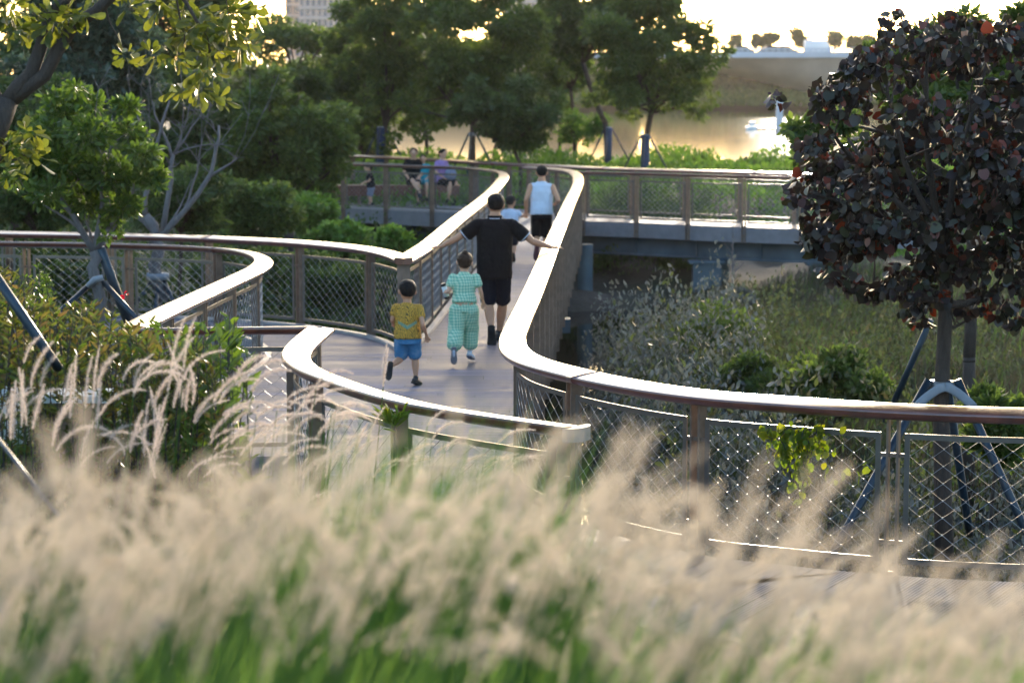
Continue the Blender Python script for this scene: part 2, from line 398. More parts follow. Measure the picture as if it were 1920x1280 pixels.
WR = .0025
def wire_panel(mb, P2, s2, s0, s1, z0, z1, r=WR, ferr=True, nside=3):
    """diamond rope mesh between arc positions s0..s1 along the curve"""
    cw, ch = .145, .115
    nc = max(2, int(round((s1 - s0) / cw))); cw = (s1 - s0) / nc; nr = max(2, int(round((z1 - z0) / ch)) * 2); hh = (z1 - z0) / nr
    pos = lambda s, z: (float(np.interp(s, s2, P2[:, 0])), float(np.interp(s, s2, P2[:, 1])), z)
    for j in range(nc + 1):
        for sg in (1, -1):
            pts = []
            for i in range(nr + 1):
                off = (cw / 2 if i % 2 else 0) * sg
                s = s0 + j * cw + off + (rng.random() - .5) * .006
                pts.append((min(max(s, s0), s1), z0 + i * hh))
            if (j == 0 and sg < 0) or (j == nc and sg > 0): continue
            mb.tube([pos(a, b) for a, b in pts], r, n=nside, cap=False)
            if ferr and sg > 0:
                for i, (a, b) in enumerate(pts):
                    if i % 2 == 0 or i % 2 == 1:
                        x, y, z = pos(a, b); mb.box((x, y, z), (.007, .007, .011))
def railing(name, P, side, label, cat='railing', group=None, zb=-.34, spacing=1.42, far=False, posts=True, cap_end=False, width=.225, z_off=0.0, start_off=.1, mesh=True, kerb=False):
    P = np.array(P); root = empty(name, (float(P[len(P) // 2, 0]), float(P[len(P) // 2, 1]), 0), label, cat, group)
    Pr, s = resample(P, .09 if not far else .15); L = s[-1]
    # handrail in lengths with fine joints
    seg = 4.26; ns = max(1, int(round(L / seg))); mb = MB()
    for i in range(ns):
        a, b = L * i / ns + (.003 if i else 0), L * (i + 1) / ns - (.003 if i < ns - 1 else 0)
        ss_ = np.linspace(a, b, max(3, int((b - a) / (.08 if not far else .15)))); seg_ = np.stack([np.interp(ss_, s, Pr[:, 0]), np.interp(ss_, s, Pr[:, 1])], 1)
        sweep_rail(mb, seg_, side, width)
    ho = mb.build('handrail', M['rail'], root, smooth=False)
    for p in ho.data.polygons: p.use_smooth = len(p.vertices) == 4
    if kerb:
        mb = MB(); n_ = len(Pr); T_ = np.gradient(Pr, axis=0); T_ /= np.linalg.norm(T_, axis=1)[:, None]; I_ = np.stack([T_[:, 1], -T_[:, 0]], 1) * side
        vs = []
        for q, t_ in zip(Pr, I_):
            for a_, z_ in ((.0, .003), (.0, .042), (.075, .038), (.08, .003)): vs.append((q[0] + t_[0] * a_, q[1] + t_[1] * a_, z_))
        mb.add(vs, [(i * 4 + j, (i + 1) * 4 + j, (i + 1) * 4 + j + 1, i * 4 + j + 1) for i in range(n_ - 1) for j in range(3)]); mb.build('toe_kerb', M['kerb'], root)
    # posts and panels sit just outside the deck
    T = np.gradient(Pr, axis=0); T /= np.linalg.norm(T, axis=1)[:, None]; Out = -np.stack([T[:, 1], -T[:, 0]], 1) * side
    Q2 = Pr + Out * .02
    if posts:
        npan = max(1, int(round((L - 2 * start_off) / spacing))); sp = (L - 2 * start_off) / npan
        at = lambda q, A: np.array([np.interp(q, s, A[:, 0]), np.interp(q, s, A[:, 1])])
        for i in range(npan + 1):
            c = start_off + i * sp; mb = MB()
            for o in (-.033, .033):
                q = min(max(c + o, 0), L); p = at(q, Pr) + at(q, Out) * .045; tt = at(q, T); ang = math.atan2(tt[1], tt[0])
                mb.box((p[0], p[1], (zb + RH - .075) / 2), (.014, .09, RH - .075 - zb), ang)
            p = at(c, Pr) + at(c, Out) * .03; tt = at(c, T); ang = math.atan2(tt[1], tt[0])
            for zz in (.22, .80): mb.box((p[0], p[1], zz), (.17, .022, .026), ang)
            for zz in (.0, -.2): mb.box((p[0], p[1], zz), (.075, .03, .05), ang)
            mb.build('post', M['post'], root)
            if i < npan and mesh:
                a, b = c + .095, c + sp - .095; z0, z1 = .10, .93
                fm = MB(); arc = np.linspace(a, b, max(3, int((b - a) / .12)))
                for k in range(len(arc) - 1):
                    p0, p1 = at(arc[k], Q2), at(arc[k + 1], Q2); m_ = (p0 + p1) / 2; d = p1 - p0; L_ = np.linalg.norm(d)
                    for zz in (z0, z1): fm.box((m_[0], m_[1], zz), (L_ + .002, .010, .038), math.atan2(d[1], d[0]))
                for q in (a, b):
                    p0 = at(q, Q2); tt = at(q, T); fm.box((p0[0], p0[1], (z0 + z1) / 2), (.034, .013, z1 - z0 + .038), math.atan2(tt[1], tt[0]))
                fo = fm.build('panel_frame', M['frame'], root)
                wm = MB(); wire_panel(wm, Q2, s, a + .017, b - .017, z0 + .018, z1 - .018, r=(WR if not far else .0028), ferr=not far)
                wm.build('wire_mesh', M['wire'], fo)
    if cap_end:
        p = Pr[-1]; d = T[-1]; mb = MB()
        th = math.atan2(d[1], d[0]); prof = []
        for a in np.linspace(-math.pi / 2, math.pi / 2, 9): prof.append((math.cos(a) * .075, math.sin(a) * .125))
        vs = []; 
        for zz in (RH - .082, RH + .004):
            for a, b in prof: vs.append((p[0] + d[0] * a - d[1] * b, p[1] + d[1] * a + d[0] * b, zz + b * side * -.0))
        n = len(prof); fs = [tuple(reversed(range(n))), tuple(range(n, 2 * n))] + [(i, (i + 1) % n, n + (i + 1) % n, n + i) for i in range(n)]
        mb.add(vs, fs); mb.build('end_cap', M['cap'], root)
    return root

railing('ramp_railing', W['r1'], 1, 'long railing down the right of the ramp, sweeping out past the staked purple tree')
railing('walkway_railing', W['r2'], 1, 'bright topped railing coming in from the left edge to the pointed corner beside the boy', kerb=True)
railing('ramp_railing', W['r2b'], 1, 'railing up the left of the ramp from the pointed corner, curling before the bench', kerb=True)
railing('walkway_railing', W['r3'], -1, 'dark sided railing with a tight hairpin bend above the leafy hedge', kerb=True)
railing('straight_railing', W['r4a'], -1, 'short straight dark railing behind the leafy shrub, at the corner of the hairpin')
railing('curved_railing', W['r4b'], -1, 'low curving railing behind the tall grass, ending in a grey metal cap', cap_end=True)
railing('platform_railing', W['r5'], 1, 'far rear railing behind the seated people and along the green bank', far=True)
railing('platform_railing', W['r6'], -1, 'near railing of the far platform, right of the ramp, above the blue steel beam', far=True)

# ------------------------------------------------------------------ decks
def offs(P, side, d):
    P = np.array(P); T = np.gradient(P, axis=0); T /= np.linalg.norm(T, axis=1)[:, None]
    return P - np.stack([T[:, 1], -T[:, 0]], 1) * side * d
def slab(name, poly, mat, z=0.0, th=.24, mats=None):
    bm = bmesh.new(); vs = [bm.verts.new((x, y, z)) for x, y in poly]; f = bm.faces.new(vs)
    f.normal_update()
    if f.normal.z < 0: f.normal_flip()
    n = len(vs); lo = [bm.verts.new((v.co.x, v.co.y, z - th)) for v in vs]
    for i in range(n):
        g = bm.faces.new((vs[i], vs[(i + 1) % n], lo[(i + 1) % n], lo[i])); g.material_index = 1
    g = bm.faces.new(lo); g.material_index = 1
    bmesh.ops.recalc_face_normals(bm, faces=bm.faces)
    bmesh.ops.triangulate(bm, faces=[q for q in bm.faces if len(q.verts) > 4])
    me = bpy.data.meshes.new(name); bm.to_mesh(me); bm.free()
    me.materials.append(mat); me.materials.append(M['edge'])
    o = bpy.data.objects.new(name, me); C.objects.link(o); return o
def thin(P, st=.25): return [tuple(p) for p in resample(np.array(P), st)[0]]
r1 = W['r1']; kk = int(np.argmin(np.abs(r1[:, 1] - 46.2) + (r1[:, 0] < .9) * 50)); r1a = r1[kk:]
r2b = W['r2b']; k2 = int(np.argmin(np.abs(r2b[:, 1] - 45.2) + (r2b[:, 0] < -.6) * 50)); r2ba = r2b[:k2 + 1]
split = next(i for i, p in enumerate(r1a) if p[1] < 16.6)   # near corner of the ramp
edge_near = [pz(2120, 1236), pz(1700, 1228), pz(1400, 1205), pz(1150, 1165), pz(1075, 1110)]
o1 = thin(offs(W['r2'], 1, .03)); o2 = thin(offs(r2ba, 1, .03)); o3 = thin(offs(r1a, 1, .03)); o4b = thin(offs(W['r4b'], -1, .03), .15); o4a = thin(offs(W['r4a'], -1, .03)); o3r = thin(offs(W['r3'], -1, .03), .15)
ja = tuple(offs(r1a, 1, .03)[split + 12])
ncut = next(i for i, p in enumerate(o3) if p[1] < 14.9)
main = o1 + o2[1:] + o3[:ncut + 1] + list(reversed(o4b))[0:] + list(reversed(o4a))[1:] + list(reversed(o3r))[1:]
tag(slab('boardwalk', main, M['deck']), kind='structure')
land = [o4b[-1]] + o3[ncut:] + [tuple(p) for p in edge_near]
tag(slab('boardwalk_landing', land, M['deck2'], z=-.002, th=.26), kind='structure')
# far platform, carried on steel
root = empty('elevated_platform', (3, 47.5, -1.5), 'raised far platform on blue grey steel beams and columns across the creek', 'platform')
r5o = thin(offs(W['r5'], 1, .03), .5); r6o = thin(offs(W['r6'], -1, .03), .5); r2c = thin(offs(r2b[k2:], 1, .03), .3)
pl = [tuple(q) for q in r2c]            # from ramp mouth curling left
pol = [tuple(r1[kk])] + list(reversed(list(reversed(r6o)))) if False else None
far_poly = r5o + list(reversed(r6o)) + [(float(r1[kk][0]) + .03, 46.2), (float(r1[kk][0]) + .03, 45.21), (float(r2b[k2][0]) - .03, 45.21)] + r2c[1:]
fd = slab('deck', far_poly, M['deck3'], z=-.004, th=.34); fd.parent = root
fd.data.transform(Matrix.Translation(-root.location))
def girder(a, b, z0, z1, wd=.3, name='girder'):
    a, b = np.array(a), np.array(b); d = b - a; L = np.linalg.norm(d); ang = math.atan2(d[1], d[0]); m = (a + b) / 2; mb = MB()
    mb.box((m[0], m[1], (z0 + z1) / 2), (L, .05, z1 - z0 - .06), ang)
    for zz in (z0 + .015, z1 - .015): mb.box((m[0], m[1], zz), (L, wd, .03), ang)
    n = int(L / 1.4)
    for i in range(n + 1):
        p = a + d * i / n; mb.box((p[0], p[1], (z0 + z1) / 2), (.02, wd * .92, z1 - z0 - .062), ang)
    return mb.build(name, M['girder'], root)
for u0, u1, vv, dy in ((1092, 1720, 0, .5), (1092, 1720, 0, 1.7)):
    pts = [np.array(p) for p in r6o]
    for i in range(0, len(pts) - 6, 6):
        a, b = pts[i] + (0, dy), pts[min(i + 6, len(pts) - 1)] + (0, dy); girder(a, b, -.76, -.345)
rl = [np.array(p) for p in r2c]
fl = [p for p in rl if p[0] < -.9]
for dy in (.7, 3.2):
    for i in range(0, len(fl) - 8, 8): girder(fl[i] + (0, dy), fl[min(i + 8, len(fl) - 1)] + (0, dy), -1.0, -.345)
for u, d in ((1097, 46.4), (1325, 47.0), (1345, 48.2), (1545, 46.5), (787, 51.0), (700, 52.5), (1000, 47.2)):
    x, y, _ = pd(u, 500, d); mb = MB(); zt = (-.761 if u > 1100 else -1.001) if u > 1100 or u < 900 else -.36
    if u in (1097, 787, 700, 1000): mb.tube([(x, y, -2.6), (x, y, zt)], .17, n=20)
    else:
        mb.box((x, y, (zt - 2.6) / 2), (.62 if u != 1345 else .5, .34, 2.6 + zt)); mb.box((x, y, zt - .03), (.8, .5, .05))
    mb.build('column', M['girder'], root)
# two plain piles below the ramp
for yy, xx in ((31, .1), (38.5, .35)):
    root2 = empty('ramp_pier', (xx, yy, -2.4), f'blue grey steel pile under the ramp, {"nearer" if yy < 35 else "farther"} of the two', 'pier', 'piles under the ramp')
    mb = MB(); mb.tube([(xx, yy, -2.4), (xx, yy, -.45)], .2, n=18); mb.build('shaft', M['girder'], root2, True)
    mb = MB(); mb.box((xx, yy, -.345), (1.5, .3, .2)); mb.build('crosshead', M['girder'], root2)

mh = bpy.data.materials.new('haze_air'); mh.use_nodes = True; hn = mh.node_tree.nodes; hn.remove(hn['Principled BSDF'])
pv = hn.new('ShaderNodeVolumePrincipled'); pv.inputs['Density'].default_value = HAZE; pv.inputs['Color'].default_value = (1, .97, .95, 1); pv.inputs['Anisotropy'].default_value = .55
mh.node_tree.links.new(pv.outputs[0], hn['Material Output'].inputs['Volume'])
mb = MB(); mb.box((0, 780, 47), (1900, 1740, 104)); tag(mb.build('haze', mh), 'thin warm evening haze hanging over the river and wood', 'haze', kind='stuff')
# ------------------------------------------------------------------ people
def metal_eval(o, voxel, smooth, iters=4, noise=None):
    md = o.modifiers.new('r', 'REMESH'); md.mode = 'VOXEL'; md.voxel_size = voxel; md.adaptivity = 0
    sm = o.modifiers.new('s', 'SMOOTH'); sm.factor = .5; sm.iterations = iters
    if noise:
        tx = bpy.data.textures.new('n', 'CLOUDS'); tx.noise_scale = noise[1]; dm = o.modifiers.new('d', 'DISPLACE'); dm.texture = tx; dm.strength = noise[0]; dm.mid_level = .5
    dg = bpy.context.evaluated_depsgraph_get(); me = bpy.data.meshes.new_from_object(o.evaluated_get(dg))
    mats = list(o.data.materials); o.modifiers.clear(); old = o.data; o.data = me
    me.materials.clear()
    for m_ in mats: me.materials.append(m_)
    me.polygons.foreach_set('use_smooth', [True] * len(me.polygons)); bpy.data.meshes.remove(old)
def seg(mb, a, b, ra, rb, n=12, k=4, ref=None, bulge=0):
    """tapered limb with rounded ends"""
    a, b = np.array(a, float), np.array(b, float); d = b - a; L = np.linalg.norm(d); t = d / max(L, 1e-6)
    f = lambda r, q: (r[0] * q, r[1] * q) if isinstance(r, tuple) else r * q
    mx = lambda q: q[0] if isinstance(q, tuple) else q
    def lerp(s):
        if isinstance(ra, tuple): return (ra[0] * (1 - s) + rb[0] * s, ra[1] * (1 - s) + rb[1] * s)
        return ra * (1 - s) + rb * s + bulge * math.sin(math.pi * min(1, s * 1.35))
    P = [a - t * mx(ra) * .62, a - t * mx(ra) * .4]; Rr = [f(ra, .45), f(ra, .8)]
    for i in range(k + 1): P.append(a + d * i / k); Rr.append(lerp(i / k))
    P += [b + t * mx(rb) * .4, b + t * mx(rb) * .62]; Rr += [f(rb, .8), f(rb, .45)]
    mb.tube(P, Rr, n=n, ref=ref)
V3 = lambda *a: np.array(a, float)
def hand(mb, wr, dirv, palmn, k=1.0, curl=.3, spread=.12, side=1):
    """palm, four unequal fingers and a thumb"""
    d = np.array(dirv, float); d /= np.linalg.norm(d); n = np.array(palmn, float); n -= d * n.dot(d); n /= np.linalg.norm(n); s = np.cross(d, n) * side
    wr = np.array(wr, float); pc = wr + d * .095 * k
    mb.tube([wr - d * .02 * k, wr + d * .02 * k, wr + d * .06 * k, pc], [(.026 * k, .02 * k), (.033 * k, .017 * k), (.041 * k, .016 * k), (.038 * k, .013 * k)], n=12, ref=s)
    for i, ln in enumerate((.072, .08, .075, .058)):
        o = (i - 1.5) * .0205 * k; b0 = pc + s * o - d * .012 * k; fd = d + s * (i - 1.5) * -spread * .6 * -1; fd /= np.linalg.norm(fd)
        p = b0; pts = [p]; rr = [.0098 * k]; cur = 0
        for j, q in enumerate((.45, .32, .23)):
            cur += curl * (1 + .25 * j); dd = fd * math.cos(cur) + n * math.sin(cur); p = p + dd * ln * q * k; pts.append(p); rr.append((.0092 - .001 * j) * k)
        mb.tube(pts, rr, n=8)
    t0 = wr + d * .03 * k - s * .026 * k; t1 = t0 + (d * .55 - s * .8 + n * .25) * .034 * k; t2 = t1 + (d * .85 - s * .35 + n * .3) * .034 * k
    mb.tube([t0, t1, t2], [.0125 * k, .0105 * k, .0088 * k], n=8)
def yaw(v, a): return V3(v[0] * math.cos(a) - v[1] * math.sin(a), v[0] * math.sin(a) + v[1] * math.cos(a), v[2])

def human(loc, rz, label, J, b, mats, voxel=.0085, group=None, extra=None):
    """J: joints in body frame (x right, y ahead, z up); b: build radii; mats: materials + clothing switches"""
    root = empty('person', loc, label, 'person', group); L0 = np.array(loc, float)
    tf = lambda p: L0 + yaw(p, rz)
    xa = yaw((1, 0, 0), rz); ya = yaw((0, 1, 0), rz); g = {k: tf(V3(*v)) for k, v in J.items() if isinstance(v, tuple)}
    hr = b['head']; up = g['head'] - g['neck']; up /= np.linalg.norm(up)
    def torso(mb, e=0.0, lo=0.0, top=True):
        pel, ch, nk = g['pelvis'], g['chest'], g['neck']; w_, c_, h_ = b['waist'], b['chest'], b['hip']
        P = [pel - V3(0, 0, h_[0] * .55), pel - V3(0, 0, h_[0] * .25), pel, pel * .6 + ch * .4, pel * .25 + ch * .75, ch, ch * .45 + nk * .55, ch * .2 + nk * .8]
        Rr = [(h_[0] * .6, h_[1] * .6), (h_[0] * .95, h_[1] * .95), h_, w_, (c_[0] * .94, c_[1] * .96), c_, (c_[0] * .86, c_[1] * .8), (c_[0] * .5, c_[1] * .55)]
        if lo: P, Rr = P[lo:], Rr[lo:]
        mb.tube(P, [(r_[0] + e, r_[1] + e) for r_ in Rr], n=20, ref=xa)
    body = MB(); torso(body)
    seg(body, g['chest'] * .15 + g['neck'] * .85, g['neck'] + up * hr * .35, b['neck'] * 1.15, b['neck'])
    # head: skull, face, jaw, nose, ears
    hc = g['head']; fy = yaw(J.get('look', (0, 1, 0)), rz); fy = fy / np.linalg.norm(fy); fx = np.cross(fy, up); Rm = Matrix((tuple(fx), tuple(fy), tuple(up))).transposed()
    body.ell(hc + up * hr * .12, (hr * .76, hr * .92, hr * .86), rot=Rm)
    body.ell(hc + fy * hr * .22 - up * hr * .35, (hr * .58, hr * .62, hr * .62), rot=Rm)
    body.ell(hc + fy * hr * .9 - up * hr * .12, (hr * .10, hr * .16, hr * .17), rot=Rm)
    for s in (-1, 1): body.ell(hc + fx * s * hr * .78 - up * hr * .08 - fy * hr * .03, (hr * .10, hr * .17, hr * .27), 10, 7, rot=Rm)
    for s in (-1, 1):
        body.ell(hc + fx * s * hr * .27 + fy * hr * .74 - up * hr * .5 + 0 * up, (hr * .2, hr * .1, hr * .07), 8, 6, rot=Rm)
    for q, s in (('l', -1), ('r', 1)):
        sh, el, wr = g['sh' + q], g['el' + q], g['wr' + q]; a = b['arm']
        seg(body, sh, el, a * 1.18, a * .86, bulge=.003); seg(body, el, wr, a * .86, a * .52, bulge=.004)
        dv = yaw(J.get('hd' + q, tuple(V3(*J['wr' + q]) - V3(*J['el' + q]))), rz); pn = yaw(J.get('pn' + q, (0, 0, -1)), rz)
        hand(body, wr, dv, pn, b['hand'], J.get('curl' + q, .35), side=s * J.get('hs', 1))
        hp, kn, an = g['hip' + q], g['kn' + q], g['an' + q]; l_ = b['leg']
        seg(body, hp, kn, l_ * 1.12, l_ * .72, k=5); seg(body, kn, an, l_ * .70, l_ * .42, k=6, bulge=l_ * .14)
        seg(body, an, an * .6 + g['to' + q] * .4, l_ * .42, l_ * .36)
    o = body.build('body', mats['skin'], root); metal_eval(o, voxel, 1, 3)
    # eyes and mouth
    ey = MB()
    for s in (-1, 1): ey.ell(hc + fx * s * hr * .30 + fy * hr * .80 + up * hr * .02, (hr * .09, hr * .04, hr * .05), 8, 6, rot=Rm)
    ey.build('eyes', mats['hair'], root, True)
    mo = MB(); mo.ell(hc + fy * hr * .82 - up * hr * .48, (hr * .2, hr * .05, hr * .045), 8, 6, rot=Rm); mo.build('mouth', MP['lip'], root, True)
    # hair
    h = MB(); hz = b.get('hair', .0)
    h.ell(hc + up * hr * .27 - fy * hr * .10, (hr * .83, hr * .92, hr * .80), rot=Rm); h.ell(hc - fy * hr * .36 - up * hr * (.06 + hz), (hr * .70, hr * .56, hr * (.50 + hz)), rot=Rm)
    for q_ in range(26):
        e_ = rng.standard_normal(3); e_ /= np.linalg.norm(e_); e_[2] = abs(e_[2]) * .9 + .05
        h.ell(hc + up * hr * .24 - fy * hr * .12 + (fx * e_[0] * .72 + fy * e_[1] * .80 + up * e_[2] * .74) * hr, (hr * .15, hr * .15, hr * .15), 8, 6)
    if b.get('bun'): h.ell(hc + up * hr * .95 - fy * hr * .45, (hr * .34, hr * .34, hr * .3), rot=Rm)
    o = h.build('hair', mats['hair'], root); metal_eval(o, voxel, 1, 2, (hr * .08, .02))
    # shirt
    e = b.get('loose', .018); a = b['arm']
    s = MB(); pel, ch, nk = g['pelvis'], g['chest'], g['neck']; hem = V3(0, 0, J['hem'])
    P = [V3(pel[0], pel[1], L0[2] + J['hem']), pel * .75 + ch * .25, pel * .45 + ch * .55, pel * .15 + ch * .85, ch, ch * .45 + nk * .55, ch * .15 + nk * .85, ch * .02 + nk * .98]
    hw = b['hip']; ww = b['waist']; c_ = b['chest']; hemw = b.get('hemw', 1.0)
    Rr = [(hw[0] * hemw + e * 1.7, hw[1] + e * 1.7), (max(ww[0], hw[0]) + e * 1.3, hw[1] + e * 1.5), (ww[0] * 1.02 + e, ww[1] + e), (c_[0] + e * .9, c_[1] + e), (c_[0] + e * .6, c_[1] + e), (c_[0] * .9 + e * .2, c_[1] * .82 + e), (c_[0] * .56, c_[1] * .62 + .006), (b['neck'] * 1.28, b['neck'] * 1.28)]
    s.tube(P, Rr, n=24, ref=xa)
    if b.get('drop'): P, Rr = P[:-3] + [ch * .78 + nk * .22, ch * .62 + nk * .38], Rr[:-3] + [(c_[0] * 1.0, c_[1] * .95), (c_[0] * .8, c_[1] * .7)]
    slv = mats.get('sleeve', .55)
    for q in 'lr':
        sh, el = g['sh' + q], g['el' + q]; inn = (ch * .5 + nk * .5) if not b.get('drop') else (ch * .75 + nk * .25)
        if slv > 0:
            pf = a * b.get('puff', 1.42); dz = V3(0, 0, -1) * max(0, pf - a * 1.35) * .8
            if not b.get('drop'): seg(s, nk * .75 + ch * .25 + (sh - nk) * .18, sh, a * 1.15, a * 1.5)
            seg(s, inn * .55 + sh * .45, sh, a * 1.5, a * 1.52); seg(s, sh, sh + (el - sh) * slv + dz, a * 1.52, pf, k=5)
        else: seg(s, inn * .5 + sh * .5, sh * .88 + inn * .12, a * 1.15, a * 1.2)
    o = s.build('shirt', mats['shirt'], root); metal_eval(o, voxel, 1, 5, (b.get('wr', .018), .10))
    if mats.get('trim') is not None:
        tm = MB()
        for q in 'lr':
            sh, el = g['sh' + q], g['el' + q]; d = (el - sh); d_ = d / np.linalg.norm(d); pf = a * b['puff']; e0 = sh + d * slv + V3(0, 0, -1) * max(0, pf - a * 1.35) * .8; d2 = e0 - sh; d2 /= np.linalg.norm(d2); e0 = e0 + d2 * pf * .36
            tm.tube([e0 - d2 * .006, e0 + d2 * .008], [pf * .90, pf * .82], n=20)
        cpt = nk + V3(0, 0, -.012); r0 = b['neck'] * 1.34
        tm.tube([cpt + V3(0, 0, -.004), cpt + V3(0, 0, .006)], [r0 * 1.06, r0], n=20)
        tm.build('shirt_trim', mats['trim'], root, True)
        cl = MB(); cl.tube([cpt + V3(0, 0, .006), cpt + V3(0, 0, .036)], [r0 * 1.02, r0 * .96], n=20); cl.build('collar', mats['shirt'], root, True)
    # shorts / trousers
    t_ = MB(); e = b.get('loosel', .03); l_ = b['leg']; fr = mats.get('short', .75)
    t_.tube([V3(pel[0], pel[1], max(pel[2], L0[2] + J['hem'] + .06)), V3(pel[0], pel[1], min(pel[2], L0[2] + J['hem'] + .005) - .005), pel - V3(0, 0, .11 * b['k'])], [(hw[0] * .93, hw[1] * .93), (hw[0] * .99, hw[1] * .99), (hw[0] + .014, hw[1] + .014)], n=22, ref=xa)
    for q in 'lr':
        hp, kn, an = g['hip' + q], g['kn' + q], g['an' + q]
        if fr <= 1: seg(t_, hp, hp + (kn - hp) * fr, l_ * 1.12 + e * .8, l_ * .86 + e, k=5)
        else:
            seg(t_, hp, kn, l_ * 1.14 + e * .8, l_ * .86 + e, k=5); seg(t_, kn, kn + (an - kn) * (fr - 1), l_ * .84 + e, l_ * .62 + e * mats.get('flare', 1), k=5)
    o = t_.build('trousers' if fr > 1 else 'shorts', mats['pants'], root); metal_eval(o, voxel, 1, 4, (b.get('wr', .012) * 1.1, .07))
    # shoes
    for q in 'lr':
        an, to = g['an' + q], g['to' + q]; k = b['foot']; d = to - an; L_ = np.linalg.norm(d); d_ = d / L_
        up_ = V3(0, 0, 1) if abs(d_[2]) < .75 else -ya; sd = np.cross(d_, up_); sd /= np.linalg.norm(sd); dn = np.cross(d_, sd); dn = dn if dn[2] < 0 or abs(d_[2]) > .75 else -dn
        if abs(d_[2]) > .75: dn = -ya
        hl = an - d_ * .02 * k + dn * .035 * k
        sh = MB(); sh.tube([hl - d_ * .055 * k, hl - d_ * .03 * k, hl, hl + d_ * .09 * k, hl + d_ * .15 * k, hl + d_ * .185 * k, hl + d_ * .205 * k],
                [(.02 * k, .02 * k), (.034 * k, .036 * k), (.038 * k, .045 * k), (.044 * k, .036 * k), (.046 * k, .026 * k), (.036 * k, .02 * k), (.02 * k, .012 * k)], n=14, ref=sd)
        sh.tube([an - dn * .0 + dn * -.03 * k, hl], [.037 * k, .04 * k], n=12)
        so = sh.build('shoe', mats['shoe'], root); metal_eval(so, max(.006, voxel * .8), 1, 2)
        sl = MB(); c0 = hl + dn * .037 * k
        out = [(-.06, .022), (-.045, .036), (0, .038), (.07, .040), (.13, .048), (.18, .040), (.208, .018)]
        vs = [];
        for zz in (0, .016 * k):
            for a_, w_ in out: vs.append(c0 + d_ * a_ * k + sd * w_ * k - dn * zz)
            for a_, w_ in reversed(out): vs.append(c0 + d_ * a_ * k - sd * w_ * k - dn * zz)
        n = len(out) * 2; sl.add(vs, [tuple(range(n)), tuple(reversed(range(n, 2 * n)))] + [(i, (i + 1) % n, n + (i + 1) % n, n + i) for i in range(n)])
        sl.build('sole', mats['sole'], so)
    for s_ in root.children:
        pass
    return root, g

MP = {}
def skinmat(name, col):
    t = NT(name); nz = t.noise(14, t.coord('Object'), 3); t.set(Base_Color=t.ramp(nz, [(.3, tuple(q * .92 for q in col)), (.7, tuple(min(1, q * 1.08) for q in col))]), Roughness=.5)
    t.p.inputs['Subsurface Weight'].default_value = .12; t.p.inputs['Subsurface Radius'].default_value = (.02, .008, .004); return t.m
MP['skin'] = skinmat('skin_tan', (.58, .29, .17)); MP['skin2'] = skinmat('skin_fair', (.68, .38, .25)); MP['lip'] = plain('lips', (.3, .12, .1), .5)
def fab(name, col, rough=.85, var=.1):
    t = NT(name); nz = t.noise(10, t.coord('Object'), 4); t.set(Base_Color=t.ramp(nz, [(.3, tuple(q * (1 - var) for q in col)), (.7, tuple(min(1, q * (1 + var)) for q in col))]), Roughness=rough)
    t.p.inputs['Specular IOR Level'].default_value = .15; 
    h = t.math('ADD', t.math('MULTIPLY', t.noise(1.0, t.coord('Object', scale=(13, 13, 5), rot=(.3, .2, 0)), 4, .5), 1.0), t.math('MULTIPLY', t.noise(220, t.coord('Object'), 2), .03)); t.bump(h, .55, .06); return t.m
MP['hair'] = fab('dark_hair', (.012, .009, .008), .55); MP['hairbrown'] = fab('brown_hair', (.05, .026, .016), .42)
MP['hairshort'] = fab('cropped_hair', (.035, .027, .024), .8)
MP['black'] = fab('black_cotton', (.006, .006, .008), .8); MP['navy'] = fab('navy_cloth', (.010, .012, .022)); MP['whitetee'] = fab('white_cotton', (.62, .68, .82), .8, .04)
MP['whitetrim'] = fab('white_trim', (.6, .64, .75)); MP['tank'] = fab('pale_blue_white_jersey', (.66, .72, .84), .7, .06)
MP['blackshoe'] = plain('black_shoe', (.012, .012, .013), .5); MP['sole'] = plain('rubber_sole', (.03, .03, .03), .8, bump=.3); MP['greysole'] = plain('grey_sole', (.22, .22, .25), .8, bump=.5, bscale=120)
MP['whiteshoe'] = plain('white_shoe', (.6, .66, .78), .5); MP['redshoe'] = plain('maroon_shoe', (.09, .02, .03), .6)
MP['teal'] = fab('teal_cloth', (.03, .30, .38)); MP['purple'] = fab('lilac_cloth', (.36, .22, .46)); MP['greycloth'] = fab('grey_cloth', (.22, .24, .32))
# denim
t = NT('blue_denim'); nz = t.noise(7, t.coord('Object'), 5); t.set(Base_Color=t.ramp(nz, [(.35, (.03, .12, .25)), (.55, (.055, .2, .38)), (.72, (.25, .36, .48))]), Roughness=.85); t.bump(t.noise(160, t.coord('Object')), .3, .003); MP['denim'] = t.m
# yellow shirt with black scribble and a teal patch
t = NT('yellow_print'); v = t.coord('Object'); n1 = t.noise(9, v, 4); wv = t.new('ShaderNodeTexWave'); wv.inputs['Scale'].default_value = 17; wv.inputs['Distortion'].default_value = 16; wv.inputs['Detail'].default_value = 3; wv.inputs['Detail Scale'].default_value = 1.4
t.l(v, wv.inputs[0]); c = t.mixc(t.ramp(wv.outputs[1], [(.16, (1, 1, 1)), (.30, (0, 0, 0))]), (.68, .36, .045), (.06, .045, .02))
sp = t.new('ShaderNodeSeparateXYZ'); t.l(v, sp.inputs[0])
vv = t.math('ABSOLUTE', t.math('SUBTRACT', t.math('SUBTRACT', sp.outputs[2], .63), t.math('MULTIPLY', t.math('ABSOLUTE', sp.outputs[0]), .55)))
band = t.math('LESS_THAN', t.math('ADD', vv, t.math('MULTIPLY', n1, .03)), .034); xin = t.math('LESS_THAN', t.math('ABSOLUTE', sp.outputs[0]), .1)
